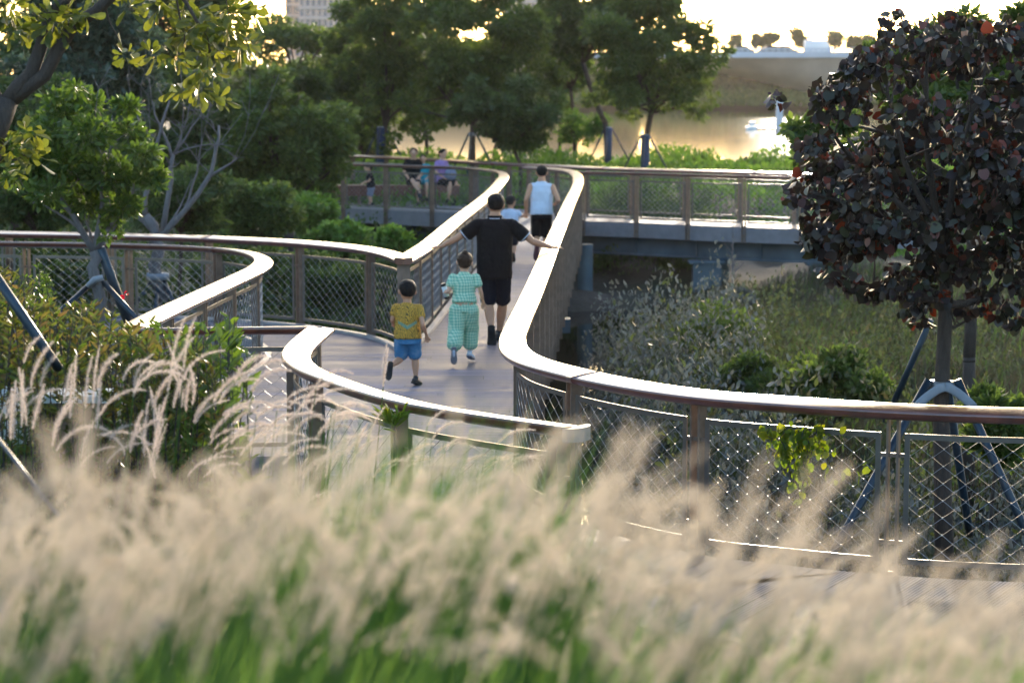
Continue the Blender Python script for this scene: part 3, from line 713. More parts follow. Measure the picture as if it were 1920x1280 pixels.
c = t.mixc(t.math('MULTIPLY', t.math('MULTIPLY', band, xin), .75), c, (.12, .33, .26)); t.set(Base_Color=c, Roughness=.85); MP['yellow'] = t.m
# mint gingham
t = NT('mint_gingham'); v = t.coord('Object'); sp = t.new('ShaderNodeSeparateXYZ'); nd = t.new('ShaderNodeTexNoise'); nd.inputs['Scale'].default_value = 8; t.l(v, nd.inputs[0])
warp = t.math('MULTIPLY', t.math('SUBTRACT', nd.outputs[0], .5), .035); t.l(v, sp.inputs[0])
ax = t.math('LESS_THAN', t.math('FRACT', t.math('DIVIDE', t.math('ADD', t.math('ADD', sp.outputs[0], t.math('MULTIPLY', sp.outputs[1], .6)), warp), .033)), .5)
az = t.math('LESS_THAN', t.math('FRACT', t.math('DIVIDE', t.math('ADD', sp.outputs[2], warp), .033)), .5)
s_ = t.math('MULTIPLY', t.math('ADD', ax, az), .5); c = t.ramp(s_, [(.0, (.66, .78, .58)), (.5, (.35, .62, .43)), (1, (.18, .46, .32))]); t.set(Base_Color=c, Roughness=.85); MP['mint'] = t.m

adult = dict(k=1, head=.132, neck=.068, chest=(.205, .14), waist=(.195, .135), hip=(.185, .14), arm=.050, puff=1.9, leg=.083, hand=1.0, foot=1.22, loose=.02, loosel=.028)
# man in black with arms out, hands on both rails
x0, y0 = -.215, 26.15
J = dict(pelvis=(0, 0, .93), chest=(0, .02, 1.33), neck=(.005, .03, 1.545), head=(.015, .05, 1.700), shl=(-.205, .02, 1.455), shr=(.215, .02, 1.455),
         ell=(-.47, .02, 1.285), elr=(.475, .02, 1.245), wrl=(-.655, .06, 1.185), wrr=(.695, .05, 1.175), hdl=(-1, .12, -.10), hdr=(1, .1, -.02), curll=.16, curlr=.12,
         hipl=(-.095, 0, .86), hipr=(.095, .0, .86), knl=(-.075, .05, .48), knr=(.10, .16, .48), anl=(-.035, -.22, .16), anr=(.055, .26, .085), tol=(-.03, -.16, -.03), tor=(.085, .42, .03), hem=.80)
human((x0, y0, 0), 0, 'man in black polo shirt and shorts, arms spread with a hand on each ramp rail', J, adult,
      dict(skin=MP['skin'], hair=MP['hair'], shirt=MP['black'], trim=MP['whitetrim'], pants=MP['navy'], shoe=MP['blackshoe'], sole=MP['sole'], sleeve=.52, short=.92), .0078)
# girl
kid = dict(k=.72, head=.112, neck=.042, chest=(.122, .085), waist=(.108, .08), hip=(.12, .09), arm=.028, leg=.055, hand=.68, foot=.80, loose=.016, loosel=.05, puff=1.9, wr=.014, hair=.04, bun=1, drop=1)
J = dict(pelvis=(0, 0, .69), chest=(0, .03, .92), neck=(0, .05, 1.055), head=(.005, .06, 1.165), shl=(-.135, .03, 1.0), shr=(.14, .03, 1.0),
         ell=(-.175, -.03, .835), elr=(.185, .02, .845), wrl=(-.205, .13, .81), wrr=(.215, .12, .70), hdl=(-.15, .8, .25), hdr=(-.05, .35, -.9), pnl=(.6, 0, -1), curll=.75, curlr=.6,
         hipl=(-.068, 0, .64), hipr=(.066, 0, .64), knl=(-.095, -.02, .37), knr=(.072, .12, .385), anl=(-.11, -.24, .175), anr=(.062, .12, .12), tol=(-.11, -.20, .03), tor=(.10, .27, .07), hem=.705)
rg, gg = human((-.545, 24.15, 0), 0, 'girl in mint gingham top and wide trousers, hair pinned up, running with a bottle', J, kid,
      dict(skin=MP['skin2'], hair=MP['hairbrown'], shirt=MP['mint'], trim=None, pants=MP['mint'], shoe=MP['whiteshoe'], sole=MP['greysole'], sleeve=.5, short=1.66, flare=1.1), .0068)
# bottle in her left hand
bx, by, bz = gg['wrl'] + V3(-.015, .075, .005); br = empty('drink_bottle', (bx, by, bz), 'white bottle with black ends held in the girl\'s left hand', 'bottle')
dd = V3(.28, .1, -1); dd /= np.linalg.norm(dd); c0 = V3(bx, by, bz)
mb = MB(); mb.tube([c0 - dd * .065, c0 + dd * .06], .031, n=18); mb.build('bottle_body', M['white'], br, True)
mb = MB(); mb.tube([c0 - dd * .095, c0 - dd * .09, c0 - dd * .0655], [.026, .034, .034], n=18); mb.build('lid', MP['blackshoe'], br, True)
mb = MB(); mb.tube([c0 + dd * .0605, c0 + dd * .085, c0 + dd * .09], [.034, .034, .028], n=18); mb.build('base', MP['blackshoe'], br, True)
# boy in yellow
kid2 = dict(kid, puff=1.6, bun=0, drop=0, hair=.0, chest=(.125, .09), waist=(.122, .088), hip=(.125, .095), loosel=.026, head=.116, foot=.78, leg=.053, loose=.014)
J = dict(pelvis=(0, 0, .53), chest=(-.005, .03, .75), neck=(-.005, .045, .885), head=(-.005, .06, 1.005), look=(-.25, 1, 0), shl=(-.13, .03, .83), shr=(.125, .03, .83),
         ell=(-.165, .02, .70), elr=(.165, -.11, .66), wrl=(-.15, .15, .62), wrr=(.20, -.02, .54), hdl=(.1, .8, .1), hdr=(.1, .3, -.8), curll=.7, curlr=.9,
         hipl=(-.066, 0, .49), hipr=(.064, 0, .49), knl=(-.075, .02, .29), knr=(.075, .06, .29), anl=(-.175, -.22, .235), anr=(.082, .0, .075), tol=(-.20, -.19, .08), tor=(.135, .13, .03), hem=.50)
human((-1.105, 22.45, 0), 0, 'small boy in yellow patterned tee and denim shorts, running with one foot kicked back', J, kid2,
      dict(skin=MP['skin'], hair=MP['hair'], shirt=MP['yellow'], trim=None, pants=MP['denim'], shoe=MP['blackshoe'], sole=MP['sole'], sleeve=.5, short=.86), .0065)
# man in tank top further up
J = dict(pelvis=(0, 0, .86), chest=(0, .03, 1.22), neck=(0, .05, 1.42), head=(.005, .07, 1.575), shl=(-.185, .03, 1.34), shr=(.185, .03, 1.33),
         ell=(-.275, -.06, 1.10), elr=(.30, -.10, 1.08), wrl=(-.275, .1, .87), wrr=(.235, .12, 1.0), hdl=(0, .2, -1), hdr=(-.7, .6, .1), curll=.9, curlr=.9,
         hipl=(-.09, 0, .80), hipr=(.09, 0, .80), knl=(-.09, .05, .44), knr=(.085, .08, .44), anl=(-.085, -.28, .25), anr=(.045, .02, .09), tol=(-.10, -.25, .07), tor=(.05, .2, .03), hem=.83)
human((.525, 37.9, 0), 0, 'man in pale sleeveless top and black shorts, jogging up the ramp holding a child\'s hand', J, dict(adult, head=.125, chest=(.19, .13), waist=(.175, .12), hip=(.175, .13), arm=.047, leg=.075, loosel=.03, foot=1.15),
      dict(skin=MP['skin'], hair=MP['hair'], shirt=MP['tank'], trim=None, pants=MP['black'], shoe=MP['redshoe'], sole=MP['redshoe'], sleeve=0, short=.93), .011)
kid3 = dict(kid2, head=.11)
J = dict(pelvis=(0, 0, .56), chest=(0, .03, .80), neck=(0, .045, .94), head=(0.0, .06, 1.06), look=(.5, 1, 0), shl=(-.125, .03, .88), shr=(.125, .03, .88),
         ell=(-.18, -.05, .74), elr=(.195, .04, .80), wrl=(-.16, .08, .66), wrr=(.265, .12, .82), hdr=(.3, .2, .1), curll=.8, curlr=.6,
         hipl=(-.066, 0, .52), hipr=(.064, 0, .52), knl=(-.06, .1, .30), knr=(.06, .02, .28), anl=(-.05, .05, .10), anr=(.045, -.12, .12), tol=(-.05, .2, .05), tor=(.05, -.05, .02), hem=.52)
human((-.02, 37.8, 0), 0, 'little boy with cropped hair in a white tee, held by the hand on the ramp', J, kid3,
      dict(skin=MP['skin'], hair=MP['hairshort'], shirt=MP['whitetee'], trim=None, pants=MP['navy'], shoe=MP['navy'], sole=MP['sole'], sleeve=.55, short=.8), .0095)
# bench on the far platform
BY = 55.0
bx0, bx1 = pd(560, 340, BY)[0], pd(862, 340, BY)[0]
br = empty('long_bench', ((bx0 + bx1) / 2, BY, 0), 'long red brown wooden bench on the far platform behind the mesh', 'bench')
mb = MB()
for i in range(4): mb.box(((bx0 + bx1) / 2, BY - .2 + i * .125, .475), (bx1 - bx0, .11, .045))
mb.build('seat', M['bench'], br)
mb = MB(); mb.box(((bx0 + bx1) / 2, BY - .262, .36), (bx1 - bx0, .03, .26)); mb.build('front_board', M['bench'], br)
for i in range(4):
    mb = MB(); xx = bx0 + (bx1 - bx0) * (i + .5) / 4; mb.box((xx, BY, .2245), (.07, .36, .449)); mb.build('leg', M['post'], br)
def sit(u, label, shirt, pants, s=1.0, look=(0, 1, 0), rz=math.pi, b=adult, hair=MP['hair'], cross=0):
    x = pd(u, 340, BY)[0]; k = s
    J = dict(pelvis=(0, 0, .59), chest=(0, .03, .59 + .38 * k), neck=(0, .05, .59 + .58 * k), head=(0, .08, .59 + .73 * k), look=look, shl=(-.18 * k, .03, .59 + .5 * k), shr=(.18 * k, .03, .59 + .5 * k),
             ell=(-.24 * k, .06, .59 + .24 * k), elr=(.24 * k, .06, .59 + .24 * k), wrl=(-.12 * k, .26 * k, .65 + .03 * k), wrr=(.12 * k, .26 * k, .65 + .03 * k), hdl=(.3, .9, -.1), hdr=(-.3, .9, -.1),
             hipl=(-.09 * k, .02, .58), hipr=(.09 * k, .02, .58), knl=(-.12 * k, .43 * k, .56), knr=(.12 * k, .43 * k, .56), anl=(-.12 * k, .42 * k, .56 - .44 * k), anr=(.12 * k, .40 * k, .56 - .44 * k),
             tol=(-.13 * k, .60 * k, .56 - .49 * k), tor=(.13 * k, .58 * k, .56 - .49 * k), hem=.56)
    if cross: J.update(knr=(.02, .44 * k, .64), anr=(-.16, .58 * k, .36), tor=(-.2, .74 * k, .28))
    return human((x, BY + .02, 0), rz, label, J, b, dict(skin=MP['skin2'], hair=hair, shirt=shirt, trim=None, pants=pants, shoe=MP['blackshoe'], sole=MP['sole'], sleeve=.55, short=.9), .013)
sit(776, 'person in black top with bare legs crossed, seated on the far bench', MP['black'], MP['black'], 1.0, cross=1)
kb = dict(k=.75, head=.10, neck=.042, chest=(.13, .09), waist=(.12, .085), hip=(.125, .09), arm=.03, leg=.058, hand=.75, foot=.85, loose=.016, loosel=.02)
sit(794, 'child in teal top on the far bench beside the person in black', MP['teal'], MP['teal'], .80, b=kb)
rw, gw = sit(826, 'woman in lilac top and black trousers on the right end of the far bench', MP['purple'], MP['black'], .97, rz=math.pi * 1.28, b=dict(adult, chest=(.17, .12), waist=(.15, .11), hair=.08, arm=.038))
bl = pd(845, 327, BY - .35); bo = empty('grey_bag', bl, 'pale grey bag on the lap of the woman in lilac', 'bag')
mb = MB(); mb.ell(bl, (.16, .10, .15)); o = mb.build('bag_body', MP['greycloth'], bo); metal_eval(o, .014, 1, 2, (.05, .08))
mb = MB(); mb.tube([V3(*bl) + V3(.09 * math.cos(a), 0, .1 + .13 * math.sin(a)) for a in np.linspace(0, math.pi, 9)], .008, n=6); mb.build('strap', MP['greycloth'], bo, True)
J = dict(pelvis=(0, 0, .50), chest=(0, .03, .72), neck=(0, .05, .85), head=(0, .07, .97), shl=(-.12, .03, .80), shr=(.12, .03, .80), ell=(-.15, .05, .66), elr=(.15, .05, .66), wrl=(-.1, .18, .6), wrr=(.1, .18, .6),
         hipl=(-.06, 0, .46), hipr=(.06, 0, .46), knl=(-.07, .03, .26), knr=(.06, .05, .26), anl=(-.08, 0, .08), anr=(.06, .02, .08), tol=(-.1, .14, .03), tor=(.08, .15, .03), hem=.48)
x, y, _ = pd(696, 360, 54.2)
human((x, y, 0), math.pi * .55, 'toddler in dark top and pale shorts standing by the left end of the far bench', J, kid2, dict(skin=MP['skin2'], hair=MP['hair'], shirt=MP['black'], trim=None, pants=MP['greycloth'], shoe=MP['navy'], sole=MP['sole'], sleeve=.5, short=.85), .012)
# ------------------------------------------------------------------ foliage tools
def unit(a): return a / (np.linalg.norm(a, axis=-1, keepdims=True) + 1e-9)
TPL = {
 'rhomb': (np.array([(0, 0, 0), (-.5, .5, .06), (0, 1, 0), (.5, .5, .06)]), np.array([(0, 3, 2, 1)])),
 'leaf': (np.array([(0, 0, 0), (-.42, .3, .09), (-.38, .68, .07), (0, 1, -.08), (.38, .68, .07), (.42, .3, .09)]), np.array([(0, 3, 2, 1), (0, 5, 4, 3)])),
 'obovate': (np.array([(0, 0, 0), (-.26, .32, .05), (-.5, .68, .07), (-.34, .92, .0), (0, 1, -.08), (.34, .92, .0), (.5, .68, .07), (.26, .32, .05)]), np.array([(0, 4, 2, 1), (4, 3, 2, 2), (0, 7, 6, 4), (4, 6, 5, 5)])),
 'round': (np.array([(0, .05, 0), (-.36, .0, .04), (-.52, .38, .08), (-.33, .76, .04), (0, 1, -.10), (.33, .76, .04), (.52, .38, .08), (.36, .0, .04)]), np.array([(0, 3, 2, 1), (0, 4, 4, 3), (0, 7, 6, 5), (0, 5, 4, 4)])),
}
TPL['round'] = (TPL['round'][0], np.array([(0, 3, 2, 1), (0, 5, 4, 3), (0, 7, 6, 5)]))
def leaves(name, pos, ax, size, mat, parent=None, shape='rhomb', aspect=.5, up=None):
    n = len(pos); ax = unit(ax); size = np.broadcast_to(np.asarray(size, float), (n,))
    r = rng.standard_normal((n, 3)) if up is None else up + .5 * rng.standard_normal((n, 3))
    Nn = unit(r - ax * np.sum(r * ax, 1, keepdims=True)); U = np.cross(ax, Nn)
    T, Qt = TPL[shape]; k = len(T)
    Vv = pos[:, None] + size[:, None, None] * (T[None, :, 0:1] * aspect * U[:, None] + T[None, :, 1:2] * ax[:, None] + T[None, :, 2:3] * Nn[:, None])
    Qs = (np.arange(n)[:, None, None] * k + Qt[None]).reshape(-1, 4)
    return npmesh(name, Vv.reshape(-1, 3), Qs, mat, parent)
def clump_pts(clumps, n):
    c = np.array([q[:3] for q in clumps]); r = np.array([q[3] for q in clumps]); wgt = r ** 2; wgt /= wgt.sum()
    i = rng.choice(len(c), n, p=wgt); d = unit(rng.standard_normal((n, 3))); d[:, 2] = d[:, 2] * .85 + .1
    rad = r[i] * (.35 + .65 * rng.random(n) ** .6) * (1 + .12 * rng.standard_normal(n))
    return c[i] + d * rad[:, None] * np.array([1, 1, .72]), d
def crown_clumps(c, rad, n, r0=.3, hollow=.35):
    out = []; K = rng.standard_normal((5, 3)) * 2.6; ph = rng.random(5) * 6.28
    for i in range(n):
        d = unit(rng.standard_normal(3)); q = (hollow + (1 - hollow) * rng.random() ** .5)
        s = min(rad[0], rad[2]) * r0 * (.4 + 1.05 * rng.random() ** 1.6)
        q *= 1 + .30 * float(np.mean(np.cos(K @ d + ph))) * 1.6
        p = np.array(c) + d * np.maximum(np.array(rad) - s * .5, .05) * q; out.append((*p, s))
    return out
def limb(mb, a, b, r0, r1, wob=.12, n=6, seg_=7):
    a, b = np.array(a, float), np.array(b, float); L = np.linalg.norm(b - a); pts = []; rr = []
    w1 = rng.standard_normal(3) * wob * L; 
    for i in range(n + 1):
        t = i / n; pts.append(a * (1 - t) + b * t + w1 * math.sin(math.pi * t) * .5 + rng.standard_normal(3) * wob * L * .05 * (0 < i < n)); rr.append(r0 + (r1 - r0) * t ** .8)
    mb.tube(pts, rr, n=seg_); return pts
def support_tripod(base, h, spread, label, n=3, a0=.4, group='bracing poles around staked trees', wrap=True, rp=.028, pad=False, rtr=.09):
    """poles leaning on the trunk, each group one thing"""
    x, y, z = base; rt = empty('tree_brace', (x, y, z), label, 'tree brace', group)
    for i in range(n):
        a = a0 + 2 * math.pi * i / n; mb = MB()
        top = V3(x + math.cos(a) * (rtr + .03), y + math.sin(a) * (rtr + .03), z + h); bot = V3(x + math.cos(a) * spread, y + math.sin(a) * spread, terr(x + math.cos(a) * spread, y + math.sin(a) * spread) - .1)
        mb.tube([top, bot], rp, n=10); mb.build('pole', M['pole'], rt, True)
    mb = MB(); mb.tube([(x, y, z + h - .07), (x, y, z + h + .03)], rtr + .018, n=14); mb.build('collar', M['cloth'], rt, True)
    if pad:
        for s in (-1, 1):
            mb = MB(); P = [V3(x + s * t * .26, y - rtr - .03 - .01 * t, z + h + .03 - .15 * t ** 1.6) for t in np.linspace(0, 1, 7)]
            mb.tube(P, [(.012, .035)] * 7, n=10, ref=(0, 1, 0)); mb.build('padding_strap', M['cloth'], rt, True)
    return rt
def tree(name, label, cat, base, crown, n, leaf, mat, bk, shape='rhomb', aspect=.5, ncl=26, r0=.3, trunk_r=.09, group=None, droop=.3, hollow=.35, limbs=9, fork=.45, top=None, lean=0):
    """crown: list of (centre, radii) ellipsoids"""
    rt = empty(name, base, label, cat, group); mb = MB(); base = V3(*base); c0 = V3(*crown[0][0]); z0 = min(c[0][2] - c[1][2] for c in crown)
    fk = base * .15 + V3(c0[0], c0[1], 0) * .85; fk[2] = max(base[2] + .5, z0 + (c0[2] - z0) * fork * .5)
    k_ = V3(base[0] * .9 + fk[0] * .1, base[1], base[2] + min(1.5, (fk[2] - base[2]) * .6))
    limb(mb, base - V3(0, 0, .25), k_, trunk_r, trunk_r * .86, .02, 5, 12); limb(mb, k_ - (fk - k_) * .03, fk, trunk_r * .86, trunk_r * .7, .03, 5, 12)
    cl = []
    for c, rd in crown: cl += crown_clumps(c, rd, int(ncl * max(.3, (rd[0] * rd[2]) / (crown[0][1][0] * crown[0][1][2]))), r0, hollow)
    order = rng.permutation(len(cl))
    for i in order[:limbs]:
        q = V3(*cl[i][:3]); P = limb(mb, fk - V3(0, 0, .1 * rng.random()), q, trunk_r * .5, trunk_r * .12, .14, 6, 7)
        for j in range(2):
            e = V3(*cl[order[(i + 7 * j + 3) % len(cl)]][:3]); s = P[3]
            if np.linalg.norm(e - s) < crown[0][1][0] * 1.1: limb(mb, s, e, trunk_r * .22, trunk_r * .07, .12, 4, 5)
    mb.build('trunk', bk, rt, True)
    p, d = clump_pts(cl, n); ax = d * .8 + rng.standard_normal((n, 3)) * .5; ax[:, 2] -= droop
    leaves('crown', p, ax, leaf * (.65 + .7 * rng.random(n)), mat, rt, shape, aspect)
    return rt
def ptree(name, label, cat, d, u, bbox, n, leaf, mat, bk=None, extra=(), depth=.9, **k):
    n = int(n * 1.35); leaf *= 1.2; k['ncl'] = int(k.get('ncl', 26) * 1.35)
    """crown given by where its silhouette stands at distance d"""
    def el(b, dd=0):
        u0, v0, u1, v1 = b; c = pd((u0 + u1) / 2, (v0 + v1) / 2, d + dd); s = d / F * 1.0
        return (c, ((u1 - u0) / 2 * s, max(.5, (u1 - u0) / 2 * s * depth), (v1 - v0) / 2 * s))
    x = pd(u, 200, d)[0]; base = (x, d, float(terr(x, d)))
    return tree(name, label, cat, base, [el(bbox)] + [el(b) for b in extra], n, leaf, mat, bk or M['bark'], **k)

# ------------------------------------------------------------------ woods on the left
gw_ = 'trees of the wood behind the left walkway'
ptree('broadleaf_tree', 'large dark tree at the back of the wood, left of the bright sky gap', 'tree', 62, 330, (120, -230, 505, 200), 18000, .17, M['lf_dark'], ncl=60, r0=.28, group=gw_, trunk_r=.2)
ptree('broadleaf_tree', 'mid green rounded tree far back, below the pale building and the sky gap', 'tree', 84, 580, (430, 28, 680, 260), 15000, .17, M['lf_mid'], ncl=50, r0=.26, group=gw_, trunk_r=.2)
ptree('broadleaf_tree', 'bushy tree leaning over the left end of the far platform, bright lower leaf sprays', 'tree', 46, 540, (400, 150, 655, 420), 13000, .12, M['lf_mid'], ncl=50, r0=.25, group=gw_, extra=((430, 120, 560, 260), (560, 230, 668, 340)), shape='leaf', trunk_r=.12)
ptree('broadleaf_tree', 'shadowy tree filling the wood behind the bare branched tree', 'tree', 48, 350, (190, 100, 470, 420), 14000, .13, M['lf_dark'], ncl=50, r0=.27, group=gw_, trunk_r=.14)
ptree('broadleaf_tree', 'bluish green tree rising behind the forked trunk at the upper left', 'tree', 40, 150, (10, -60, 330, 270), 13000, .12, M['lf_blue'], ncl=48, r0=.27, group=gw_, shape='leaf', trunk_r=.14)
ptree('broadleaf_tree', 'dark tree at the far left edge behind the bright green young tree', 'tree', 36, 30, (-160, 120, 190, 430), 12000, .11, M['lf_dark'], ncl=44, r0=.27, group=gw_, trunk_r=.13)
ptree('broadleaf_tree', 'tall dark tree behind the yellow green hanging branch', 'tree', 72, 250, (-100, -320, 340, 160), 18000, .19, M['lf_dark'], ncl=44, r0=.27, group=gw_, trunk_r=.2)
ptree('broadleaf_tree', 'soft green tree between the sky gap and the trunk with the blue wrap', 'tree', 70, 660, (600, 150, 720, 330), 5000, .15, M['lf_dark'], ncl=26, r0=.3, group=gw_, trunk_r=.12)
ptree('broadleaf_tree', 'dim tree closing the wood behind the bluish green tree', 'tree', 56, 60, (-150, 0, 230, 330), 14000, .17, M['lf_dark'], ncl=44, r0=.27, group=gw_, trunk_r=.16)
ptree('broadleaf_tree', 'dim round tree low in the wood under the pale building', 'tree', 66, 480, (380, 120, 640, 340), 14000, .17, M['lf_dark'], ncl=44, r0=.27, group=gw_, trunk_r=.16)
for i, (u, b, d, m_, lb) in enumerate([
    (330, (230, 300, 450, 445), 34, 'lf_dark', 'low dark shrub behind the walkway rail under the bare branches'),
    (470, (400, 330, 560, 460), 37, 'lf_mid', 'fresh green shrub behind the walkway rail, left of the far platform'),
    (590, (520, 340, 640, 455), 42, 'lf_cover', 'feathery pale green shrub at the left end of the far platform'),
    (90, (-60, 330, 200, 450), 33, 'lf_dark', 'dark low shrub at the left edge behind the walkway rail'),
    (640, (570, 415, 720, 500), 36, 'lf_cover', 'bright low bush under the left end of the far platform'),
    (735, (705, 425, 765, 480), 33.5, 'lf_cover', 'small light green bush just behind the pointed rail corner'),
    (150, (-40, 450, 330, 600), 30.5, 'lf_mid', 'green shrub seen through the mesh at the left, below the rails'),
    (420, (320, 450, 540, 600), 30.5, 'lf_mid', 'green shrub seen through the mesh right of the bare tree'),
    (610, (520, 455, 700, 600), 31, 'lf_mid', 'green shrub seen through the mesh left of the boy'),
    (700, (640, 480, 790, 620), 32, 'lf_dark', 'dark shrub seen through the mesh beside the pointed corner')]):
    ptree('shrub', lb, 'shrub', d, u, b, 5200, .085, M[m_], ncl=26, r0=.36, trunk_r=.04, shape='leaf', group='shrubs behind the left walkway', hollow=.1)
# undergrowth of the wood, one mass
n = 26000; y = 28.6 + 24 * rng.random(n) ** 1.4; x = -3.0 - (y * .3) * rng.random(n); x = np.where(y < 31, -1.0 - 7 * rng.random(n), x)
z = terr(x, y) + rng.random(n) * (.5 + .3 * np.sin(x * 3) + .3 * np.cos(y * 2.3)); ax = rng.standard_normal((n, 3)); ax[:, 2] = np.abs(ax[:, 2]) + .3
tag(leaves('undergrowth', np.stack([x, y, z], 1), ax, .09 + .06 * rng.random(n), M['lf_dark'], shape='leaf'), 'low leafy undergrowth on the floor of the wood', 'undergrowth', kind='stuff')

# ------------------------------------------------------------------ row of staked trees beyond the far platform
gr_ = 'staked trees in a row beyond the far platform'
T4 = dict(shape='leaf', group=gr_, trunk_r=.10)
def wrapd(rt, h0=.0, h1=1.35):
    x, y, z = rt.location; mb = MB(); mb.tube([(x, y, z + h0), (x + .01, y, z + h1)], .125, n=12); mb.build('trunk_wrap', M['bluewrap'], rt, True)
a = ptree('staked_tree', 'staked tree with a blue wrapped trunk behind the left of the far platform', 'tree', 62, 714, (632, -90, 812, 200), 10000, .135, M['lf_mid'], ncl=42, r0=.27, extra=((650, 120, 760, 290),), **T4); wrapd(a)
b_ = ptree('staked_tree', 'broad crowned staked tree directly above the black shirted man', 'tree', 60, 885, (765, -80, 1010, 220), 13000, .135, M['lf_mid'], ncl=52, r0=.25, extra=((740, 130, 850, 270), (960, 20, 1070, 150)), **T4)
c_ = ptree('staked_tree', 'lower rounder tree standing just right of the broad crowned one', 'tree', 57, 977, (850, 130, 1062, 285), 8500, .125, M['lf_dark'], ncl=40, r0=.27, **dict(T4, trunk_r=.06))
d_ = ptree('staked_tree', 'staked tree with a high dark crown between the buildings, blue wrap on its trunk', 'tree', 66, 1140, (995, -80, 1175, 140), 8500, .14, M['lf_dark'], ncl=36, r0=.27, **T4); wrapd(d_)
e_ = ptree('staked_tree', 'spreading staked tree against the bright sky just left of the river bridge', 'tree', 60, 1210, (1098, -30, 1352, 215), 13000, .13, M['lf_mid'], ncl=54, r0=.24, extra=((1095, 120, 1240, 225), (1270, 130, 1358, 240)), **T4); wrapd(e_)
for t_, lb in ((a, 'thin brace poles round the leftmost blue wrapped tree'), (b_, 'thin brace poles round the broad crowned tree'), (d_, 'thin brace poles round the high crowned tree'), (e_, 'thin brace poles round the tree beside the bridge')):
    x, y, z = t_.location; support_tripod((x, y, z), 1.35, .95, lb, a0=.35, rp=.026)
for u_, bb, lb in ((676, (590, -40, 765, 275), 'hazy tree in the second row, filling in behind the leftmost blue wrapped trunk'), (800, (715, -20, 880, 275), 'hazy tree in the second row between the first two staked crowns'), (925, (850, 45, 1040, 262), 'hazy tree in the second row behind the broad crowned staked tree'), (1080, (1010, -30, 1125, 185), 'narrow hazy tree in the second row beside the high dark crown')):
    ptree('broadleaf_tree', lb, 'tree', 69.5, u_, bb, 6500, .15, M['lf_mid'], ncl=34, r0=.3, trunk_r=.08, shape='leaf', hollow=.2, group='second row of trees on the river bank')
ptree('shrub', 'yellow green bush on the river bank between the staked trees', 'shrub', 67, 1080, (1028, 225, 1128, 275), 1500, .11, M['lf_cover'], ncl=16, r0=.4, trunk_r=.04, shape='leaf', hollow=0, extra=((1050, 200, 1100, 240), (1090, 215, 1150, 262)))
ptree('broadleaf_tree', 'hazy tree closing the gap between the two tall staked trees, on the river bank', 'tree', 74, 1050, (985, 0, 1120, 215), 7000, .15, M['lf_mid'], ncl=34, r0=.27, trunk_r=.08, shape='leaf')
# green cover on the bank, one mass
n = 46000; x = -11 + 25 * rng.random(n); y = 50.6 + 21 * rng.random(n); bump_ = .35 + .28 * np.sin(x * 1.7 + np.sin(y)) + .25 * np.sin(y * 1.1 + x * .6)
z = terr(x, y) + rng.random(n) ** .7 * np.clip(bump_, .15, 1) * (.55 + .35 * (y > 54)); ax = rng.standard_normal((n, 3)) * .6; ax[:, 2] = np.abs(ax[:, 2]) + .5
tag(leaves('bank_ground_cover', np.stack([x, y, z], 1), ax, .10 + .08 * rng.random(n), M['lf_cover'], shape='leaf', aspect=.6), 'bright green ground cover along the river bank behind the far platform', 'ground cover', kind='stuff')
for i, (u, b) in enumerate([(1325, (1285, 288, 1370, 325)), (1395, (1370, 293, 1430, 325)), (1440, (1420, 305, 1470, 330)), (1300, (1270, 295, 1310, 325)), (1490, (1455, 300, 1530, 335))]):
    ptree('shrub', ['round bush against the bright water, first right of the staked trees', 'second bush against the bright water', 'third low bush against the bright water', 'leftmost low bush at the edge of the bright water', 'bush at the water edge beside the purple tree'][i], 'shrub', 66, u, b, 1100, .12, M['lf_mid'], ncl=10, r0=.4, trunk_r=.03, shape='leaf', group='bushes along the water edge', hollow=.1)

# ------------------------------------------------------------------ right bank
def scatter(cond, n, x0, x1, y0, y1, name, hfun, size, mat, label, shape='leaf', aspect=.5, updir=.5, cat='undergrowth', horiz=.7):
    x = x0 + (x1 - x0) * rng.random(n); y = y0 + (y1 - y0) * rng.random(n); k = cond(x, y); x, y = x[k], y[k]; n = len(x)
    z = terr(x, y) + rng.random(n) ** .6 * hfun(x, y); ax = rng.standard_normal((n, 3)) * horiz; ax[:, 2] = np.abs(ax[:, 2]) + updir
    return tag(leaves(name, np.stack([x, y, z], 1), ax, size * (.7 + .6 * rng.random(n)), mat, None, shape, aspect), label, cat, kind='stuff')
hum = lambda x, y: np.clip(.32 + .2 * np.sin(x * 3.1 + y) + .18 * np.sin(y * 2.3 - x * 1.7) + .12 * np.sin(x * 7 + y * 5), .06, 1)
edge_ = lambda x, y: x > creek_x(y) + .45 + .25 * np.sin(y * 1.7)
r1x = lambda y: np.interp(y, [13.8, 14.2, 15, 16, 16.6], [4, 1.3, .7, .35, .25])
scatter(lambda x, y: edge_(x, y) & (x < creek_x(y) + 1.2 + .5 * np.sin(y * .8)) & (y > 14.9), 46000, 1.0, 6, 14.9, 42, 'silver_undergrowth', hum, .08, M['lf_silver'], 'grey silver leaved undergrowth along the creek on the right')
scatter(lambda x, y: (x > .35) & (y > 14.6) & (x < 9) & (y < 20) & (x > creek_x(y) + .25), 17000, .5, 6, 14.7, 20, 'silver_undergrowth', lambda x, y: hum(x, y) * 1.5, .075, M['lf_silver'], 'silvery leaved undergrowth right behind the near mesh panels')
scatter(lambda x, y: (x > creek_x(y) + .9) & ((np.sin(x * 1.9 + y * .5) + np.sin(y * .9 - x) > -.7)), 44000, 1.6, 7, 15, 40, 'green_undergrowth', lambda x, y: hum(x, y) * 1.4 + .05, .07, M['lf_bank'], 'fresh green leafy undergrowth on the right bank', )
